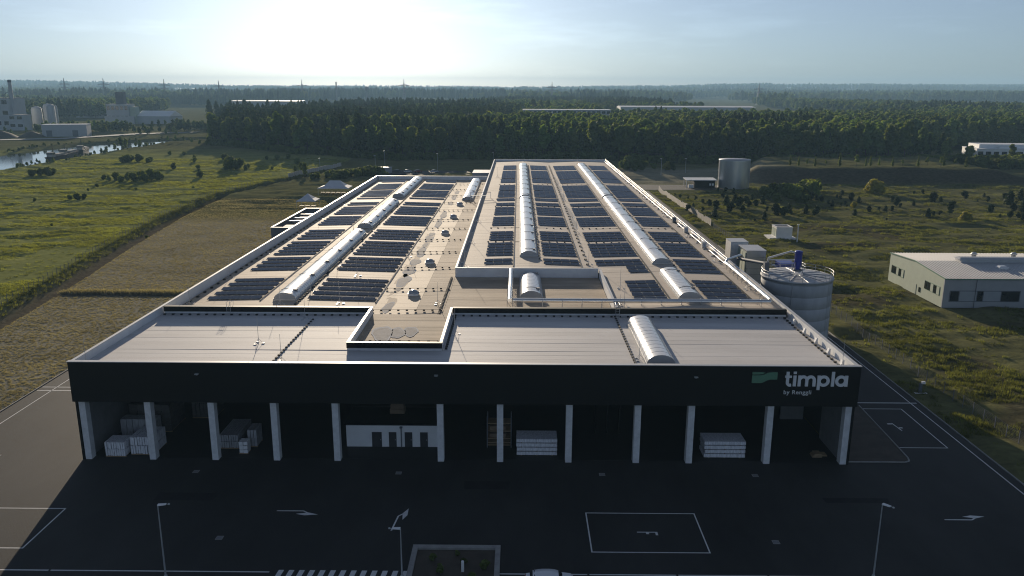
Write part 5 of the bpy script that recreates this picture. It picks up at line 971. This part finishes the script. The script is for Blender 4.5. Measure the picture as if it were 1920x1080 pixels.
def scatter(name, pts, scales, var, sources, label, cat, squash=None):
    """one stuff object: sources[k] stands at every point whose var is k"""
    me_ = bpy.data.meshes.new(name); N = len(pts); me_.vertices.add(N); me_.vertices.foreach_set('co', np.asarray(pts, np.float32).reshape(-1))
    for nm_, dt, arr in (('sc', 'FLOAT', scales), ('rz', 'FLOAT', g0.uniform(0, 6.28, N)), ('vr', 'INT', var)):
        at_ = me_.attributes.new(nm_, dt, 'POINT'); at_.data.foreach_set('value', np.asarray(arr, np.float32 if dt == 'FLOAT' else np.int32))
    o = tag(link(name, me_), label, cat, kind='stuff')
    ng = bpy.data.node_groups.new(name, 'GeometryNodeTree'); ng.interface.new_socket('Geometry', in_out='INPUT', socket_type='NodeSocketGeometry'); ng.interface.new_socket('Geometry', in_out='OUTPUT', socket_type='NodeSocketGeometry')
    N_ = ng.nodes; l_ = ng.links.new; gi = N_.new('NodeGroupInput'); go = N_.new('NodeGroupOutput'); jn = N_.new('GeometryNodeJoinGeometry')
    def attr(nm_, dt): a_ = N_.new('GeometryNodeInputNamedAttribute'); a_.data_type = dt; a_.inputs[0].default_value = nm_; return a_.outputs[0]
    cx = N_.new('ShaderNodeCombineXYZ'); l_(attr('rz', 'FLOAT'), cx.inputs[2]); sc_ = attr('sc', 'FLOAT'); vr = attr('vr', 'INT')
    for k, s_ in enumerate(sources):
        oi = N_.new('GeometryNodeObjectInfo'); oi.inputs[0].default_value = s_; oi.inputs['As Instance'].default_value = True
        cmp = N_.new('FunctionNodeCompare'); cmp.data_type = 'INT'; cmp.operation = 'EQUAL'
        ia = [i_ for i_ in cmp.inputs if i_.type == 'INT']; l_(vr, ia[0]); ia[1].default_value = k
        ip = N_.new('GeometryNodeInstanceOnPoints'); l_(gi.outputs[0], ip.inputs['Points']); l_(cmp.outputs[0], ip.inputs['Selection']); l_(oi.outputs['Geometry'], ip.inputs['Instance']); l_(cx.outputs[0], ip.inputs['Rotation']); l_(sc_, ip.inputs['Scale']); l_(ip.outputs[0], jn.inputs[0])
    l_(jn.outputs[0], go.inputs[0]); md = o.modifiers.new('scatter', 'NODES'); md.node_group = ng
    return o
SRC = [protos.get(('b', i)) for i in range(4)] + [protos.get(('p', i)) for i in range(3)]
def wood(y0, y1, spacing, smin, smax, thmin=-.80, thmax=.80, behind=26):
    N = int((thmax - thmin) * (y1 ** 2 - y0 ** 2) / 2 / spacing ** 2); y = np.sqrt(g0.uniform(y0 ** 2, y1 ** 2, N)); x = y * g0.uniform(thmin, thmax, N)
    ok = (y > edge_y(x) + behind) & ~clear(x, y) & ~((dpoly(x, y, RIVER) < river_w(y) + 6)); x, y = x[ok], y[ok]
    th = x / y; mixn_ = vnoise(x, y, 160, 9); pine = (mixn_ < np.interp(th, [-.6, -.35, 0.02, .2, .6], [.25, .62, .60, .30, .18]))
    # open patches far left
    keep = ((y < 1000) | (vnoise(x, y * .5, 300, 31) < .60)) & ~((th < -.36) & (vnoise(x, y, 120, 10) < .20) & (y < 1700)); x, y, pine = x[keep], y[keep], pine[keep]
    v = np.where(pine, g0.integers(4, 7, len(x)), g0.integers(0, 4, len(x)))
    return np.stack([x, y, ground_z(x, y) - .3], 1), g0.uniform(smin, smax, len(x)), v
p1, s1, v1 = wood(480, 1000, 5.6, .68, 1.2); p2, s2, v2 = wood(1000, 2200, 10.5, .85, 1.35, behind=0); p3, s3, v3 = wood(2200, 5200, 26, 1.3, 2.0, behind=0); p4, s4, v4 = wood(5200, 9500, 55, 1.5, 2.3, behind=0)
qx = g0.uniform(-490, -330, 420); qy = g0.uniform(770, 905, 420); qk = (dpoly(qx, qy, RIVER) > 45) & (np.hypot(qx + 424, qy - 760) > 34) & (dpoly(qx, qy, [(-520, 657), (-405, 718), (-374, 798), (-330, 836)]) > 12) & ~((qx < -440) & (qy > 860)) & (vnoise(qx, qy, 40, 44) > .42)
p1 = np.concatenate([p1, np.stack([qx[qk], qy[qk], ground_z(qx[qk], qy[qk]) - .2], 1)]); s1 = np.concatenate([s1, g0.uniform(.3, .62, qk.sum())]); v1 = np.concatenate([v1, g0.integers(0, 4, qk.sum())])
scatter('forest', p1, s1, v1, SRC, 'deep mixed forest stretching away behind its front trees', 'forest')
scatter('distant_woods', np.concatenate([p2, p3, p4]), np.concatenate([s2, s3, s4]), np.concatenate([v2, v3, v4]), SRC, 'hazy distant woods reaching to the horizon', 'forest')

# shrubs, young pines and saplings in the fields
SHM = [broad_crown(31, 4.0, 2.5, .1, M['shrub'], 460, .26, 9), broad_crown(32, 4.0, 2.1, .1, M['shrub'], 460, .25, 9), broad_crown(33, 4.0, 2.9, .0, M['leaf2'], 460, .28, 10)]
YM = [broad_crown(36, 5.0, 3.2, .2, M['yellow'], 620, .27, 13), broad_crown(37, 5.0, 2.6, .2, M['yellow'], 520, .26, 12)]
PM = [broad_crown(41, 4.0, 1.5, .05, M['needle_young'], 380, .22, 8), pine_crown(42, 4.0, 2.0, .05, M['needle_young'], 420, .24), broad_crown(43, 4.0, 1.9, .05, M['needle_young'], 400, .24, 9)]
SM = [pine_crown(51, 4.0, .7, .4, M['leaf2'], 200, .2), broad_crown(52, 4.0, .95, .4, M['leaf2'], 220, .2, 7)]
STM = MB().tube((0, 0, -.3), (0, 0, 1.6), .09, .05, 5).mesh('stem', M['bark'])
firsts = {}
def plant(name, me_, x, y, h, label, group, cat='shrub', base=4.0, z=None):
    t = thing(name, label, cat, (x, y, (gz(x, y) if z is None else z) - .05), float(g0.uniform(0, 6.28)), group); s_ = h / base; t.scale = (s_ * float(g0.uniform(.9, 1.15)), s_ * float(g0.uniform(.9, 1.15)), s_)
    c_ = link('foliage', me_, t); link('stem', STM, t); firsts.setdefault(name, c_)
for x, y, h in SHRUBS_L: plant('meadow_shrub', SHM[int(g0.integers(0, 3))], x, y, h * 1.2, 'bushy meadow shrub ' + ('in the thicket close to the river' if x < -235 and y < 430 else 'in the big thicket amid the meadow' if y < 402 and y > 380 and x < -178 else 'near the barges on the river' if y > 470 and x < -200 else 'in the dark clump near the forest' if y > 430 else 'standing alone on open grass'), 'shrubs in the green meadow')
for i, (x, y, h) in enumerate(SHRUBS_R):
    if i in (5, 9, 10, 11, 25, 26, 27): continue
    plant('field_shrub', SHM[int(g0.integers(0, 3))], x, y, h * 1.05, 'dark leafy shrub beyond the side road near the water tank' if i < 9 else 'leafy shrub in the thicket below the earth bank', 'shrubs near the earth bank')
YL = ['tall bright yellow-green bush alone before the earth bank', 'yellow-green side bush of the bright bush before the earth bank', 'yellow-green side bush of the bright bush before the earth bank', 'small bright yellow bush among young pines near the workshop', 'small bright yellow bush among young pines near the workshop', 'little yellow bush in the middle of the young pines', 'yellow-green bush at the forest edge beside the raised hall', 'yellowing bush in the thicket below the earth bank', 'yellowing bush in the thicket below the earth bank']
for (x, y, h), lb in zip(YELLOW, YL): plant('yellow_bush', YM[int(g0.integers(0, 2))], x, y, h * 1.05, lb, 'yellowing bushes', base=5.0)
for x, y, h in PINES_R: plant('young_pine', PM[int(g0.integers(0, 3))], x, y, h * 1.08, 'dark young pine ' + ('just behind the pale slab fence' if x < 84 else 'in the dense group before the water tank' if x < 118 and y > 300 else 'on the rise behind the white container' if x < 125 else 'near the tall yellow-green bush' if y > 345 else 'on open ground behind the workshop'), 'young pines in the rough meadow', 'young pine')
for x, y, h in SAPLINGS: k = 38.0 / 44; plant('bank_sapling', SM[int(g0.integers(0, 2))], x * k, y * k, h, 'thin young sapling on top of the earth bank', 'saplings on the earth bank', 'sapling')
for x, y, h in ((-1.2, -.6, .9), (.9, .9, .7), (1.8, -1.8, .9), (-2.1, 1.5, .8), (2.9, .2, 1.0), (.2, 2.3, .6)): plant('planter_shrub', SHM[1], -5.9 + x, 66.5 + y, h, 'small shrub growing in the walled planter', 'shrubs in the walled planter', z=.25)
# undergrowth along the forest foot and thickets
ux = g0.uniform(-300, 275, 900); uy = edge_y(ux) + g0.uniform(-9, 6, 900)
bx_ = g0.uniform(255, 330, 260); by_ = g0.uniform(446, 500, 260)
rx_ = []
for _ in range(190):
    q = float(g0.uniform(0, 1)); s_ = -1 if g0.random() < .5 else 1; yy = 300 + 440 * q; cxr = np.interp(yy, [p[1] for p in RIVER[:8]], [p[0] for p in RIVER[:8]]); rx_.append((cxr + s_ * (river_w(yy) + g0.uniform(3, 9)), yy))
hx = np.interp(np.linspace(430, 470, 60), [430, 470], [-100, -72]) + g0.uniform(-6, 6, 60); hy = np.linspace(405, 425, 60) + g0.uniform(-6, 6, 60)
rx_ = np.array(rx_); U = np.concatenate([np.stack([ux, uy], 1), np.stack([bx_, by_], 1), rx_, np.stack([hx, hy], 1)])
scatter('undergrowth', np.concatenate([U, ground_z(U[:, 0], U[:, 1])[:, None] - .1], 1), np.concatenate([g0.uniform(.4, 1.3, 900), g0.uniform(.6, 1.6, 260), g0.uniform(.15, .6, 190), g0.uniform(.5, 1.1, 60)]), g0.integers(0, 2, len(U)), [firsts['meadow_shrub'], firsts['field_shrub']], 'low leafy undergrowth along the forest foot and river banks', 'undergrowth')
# grasses
def tuft(m, seed, h=.42, n_=26, r=.6):
    g_ = random.Random(seed); mb = MB()
    for k in range(n_):
        a = g_.uniform(0, 6.28); q = r * math.sqrt(g_.random()); x, y = q * math.cos(a), q * math.sin(a); b_ = g_.uniform(0, 6.28); w = .05; hh = h * g_.uniform(.5, 1.2); lx, ly = g_.uniform(-.25, .25), g_.uniform(-.25, .25)
        mb.add([(x - w * math.cos(b_), y - w * math.sin(b_), -.05), (x + w * math.cos(b_), y + w * math.sin(b_), -.05), (x + lx, y + ly, hh)], [(0, 1, 2)])
    return mb.mesh('tuft', M[m])
def grass(name, m, x, y, smin, smax, label, seed):
    src = [tag(link('grass_tuft', tuft(m, seed + k), None, (float(x[k]), float(y[k]), float(ground_z(x[k:k + 1], y[k:k + 1])[0]))), 'tuft of ' + label, 'grass', kind='stuff') for k in range(2)]
    scatter(name, np.stack([x, y, ground_z(x, y)], 1), g0.uniform(smin, smax, len(x)), g0.integers(0, 2, len(x)), src, label, 'grass')
def pts(n_, x0, x1, y0, y1, dens=None, pw=.6):
    x = g0.uniform(x0, x1, n_); y = y0 + (y1 - y0) * g0.uniform(0, 1, n_) ** (1 / pw if pw < 1 else pw)
    return x, y
fxi = lambda y: np.interp(y, [p[1] for p in FENCE], [p[0] for p in FENCE])
x, y = pts(110000, -285, -95, 120, 520); k = (x < fxi(y) - .5) & (dpoly(x, y, RIVER) > river_w(y) + 5) & (g0.random(len(x)) < .08 + .9 * sstep(.42, .66, vnoise(x, y * 1.8, 12, 21))); grass('meadow_grass', 'blade', x[k], y[k], .5, 1.2, 'lush green meadow grass left of the fence' if False else 'lush green grass of the riverside meadow', 70)
x, y = pts(60000, -132, -72.6, 84, 330); k = (x > fxi(y) + 6.0); grass('dry_field_grass', 'straw', x[k], y[k], .22, .5, 'dry straw-coloured grass of the strip beside the hall', 74)
x, y = pts(110000, 58.7, 260, 62, 388); k = ~((x > 87) & (x < 136) & (y > 161) & (y < 188)) & ~((x < 97) & (y > 358)) & (g0.random(len(x)) < .06 + .9 * sstep(.42, .66, vnoise(x, y * 1.8, 10, 22))); grass('rough_meadow_grass', 'rough_blade', x[k], y[k], .4, 1.4, 'rough olive grass of the meadow beside the workshop', 78)
d = walk(FENCE, .9); x = np.array([q[0] for q in d]); y = np.array([q[1] for q in d]); x = np.concatenate([x + g0.uniform(-.8, 1.6, len(x)) for _ in range(3)]); y = np.concatenate([y] * 3); grass('ditch_reeds', 'rough_blade', x, y, .6, 1.3, 'tall reeds along the ditch fence', 82)
x = g0.uniform(-101, -75, 260); y = 170.5 + g0.uniform(-.5, .8, 260); grass('cross_ditch_reeds', 'straw', x, y, 1.2, 2.2, 'tall dry reeds along the short cross ditch', 86)
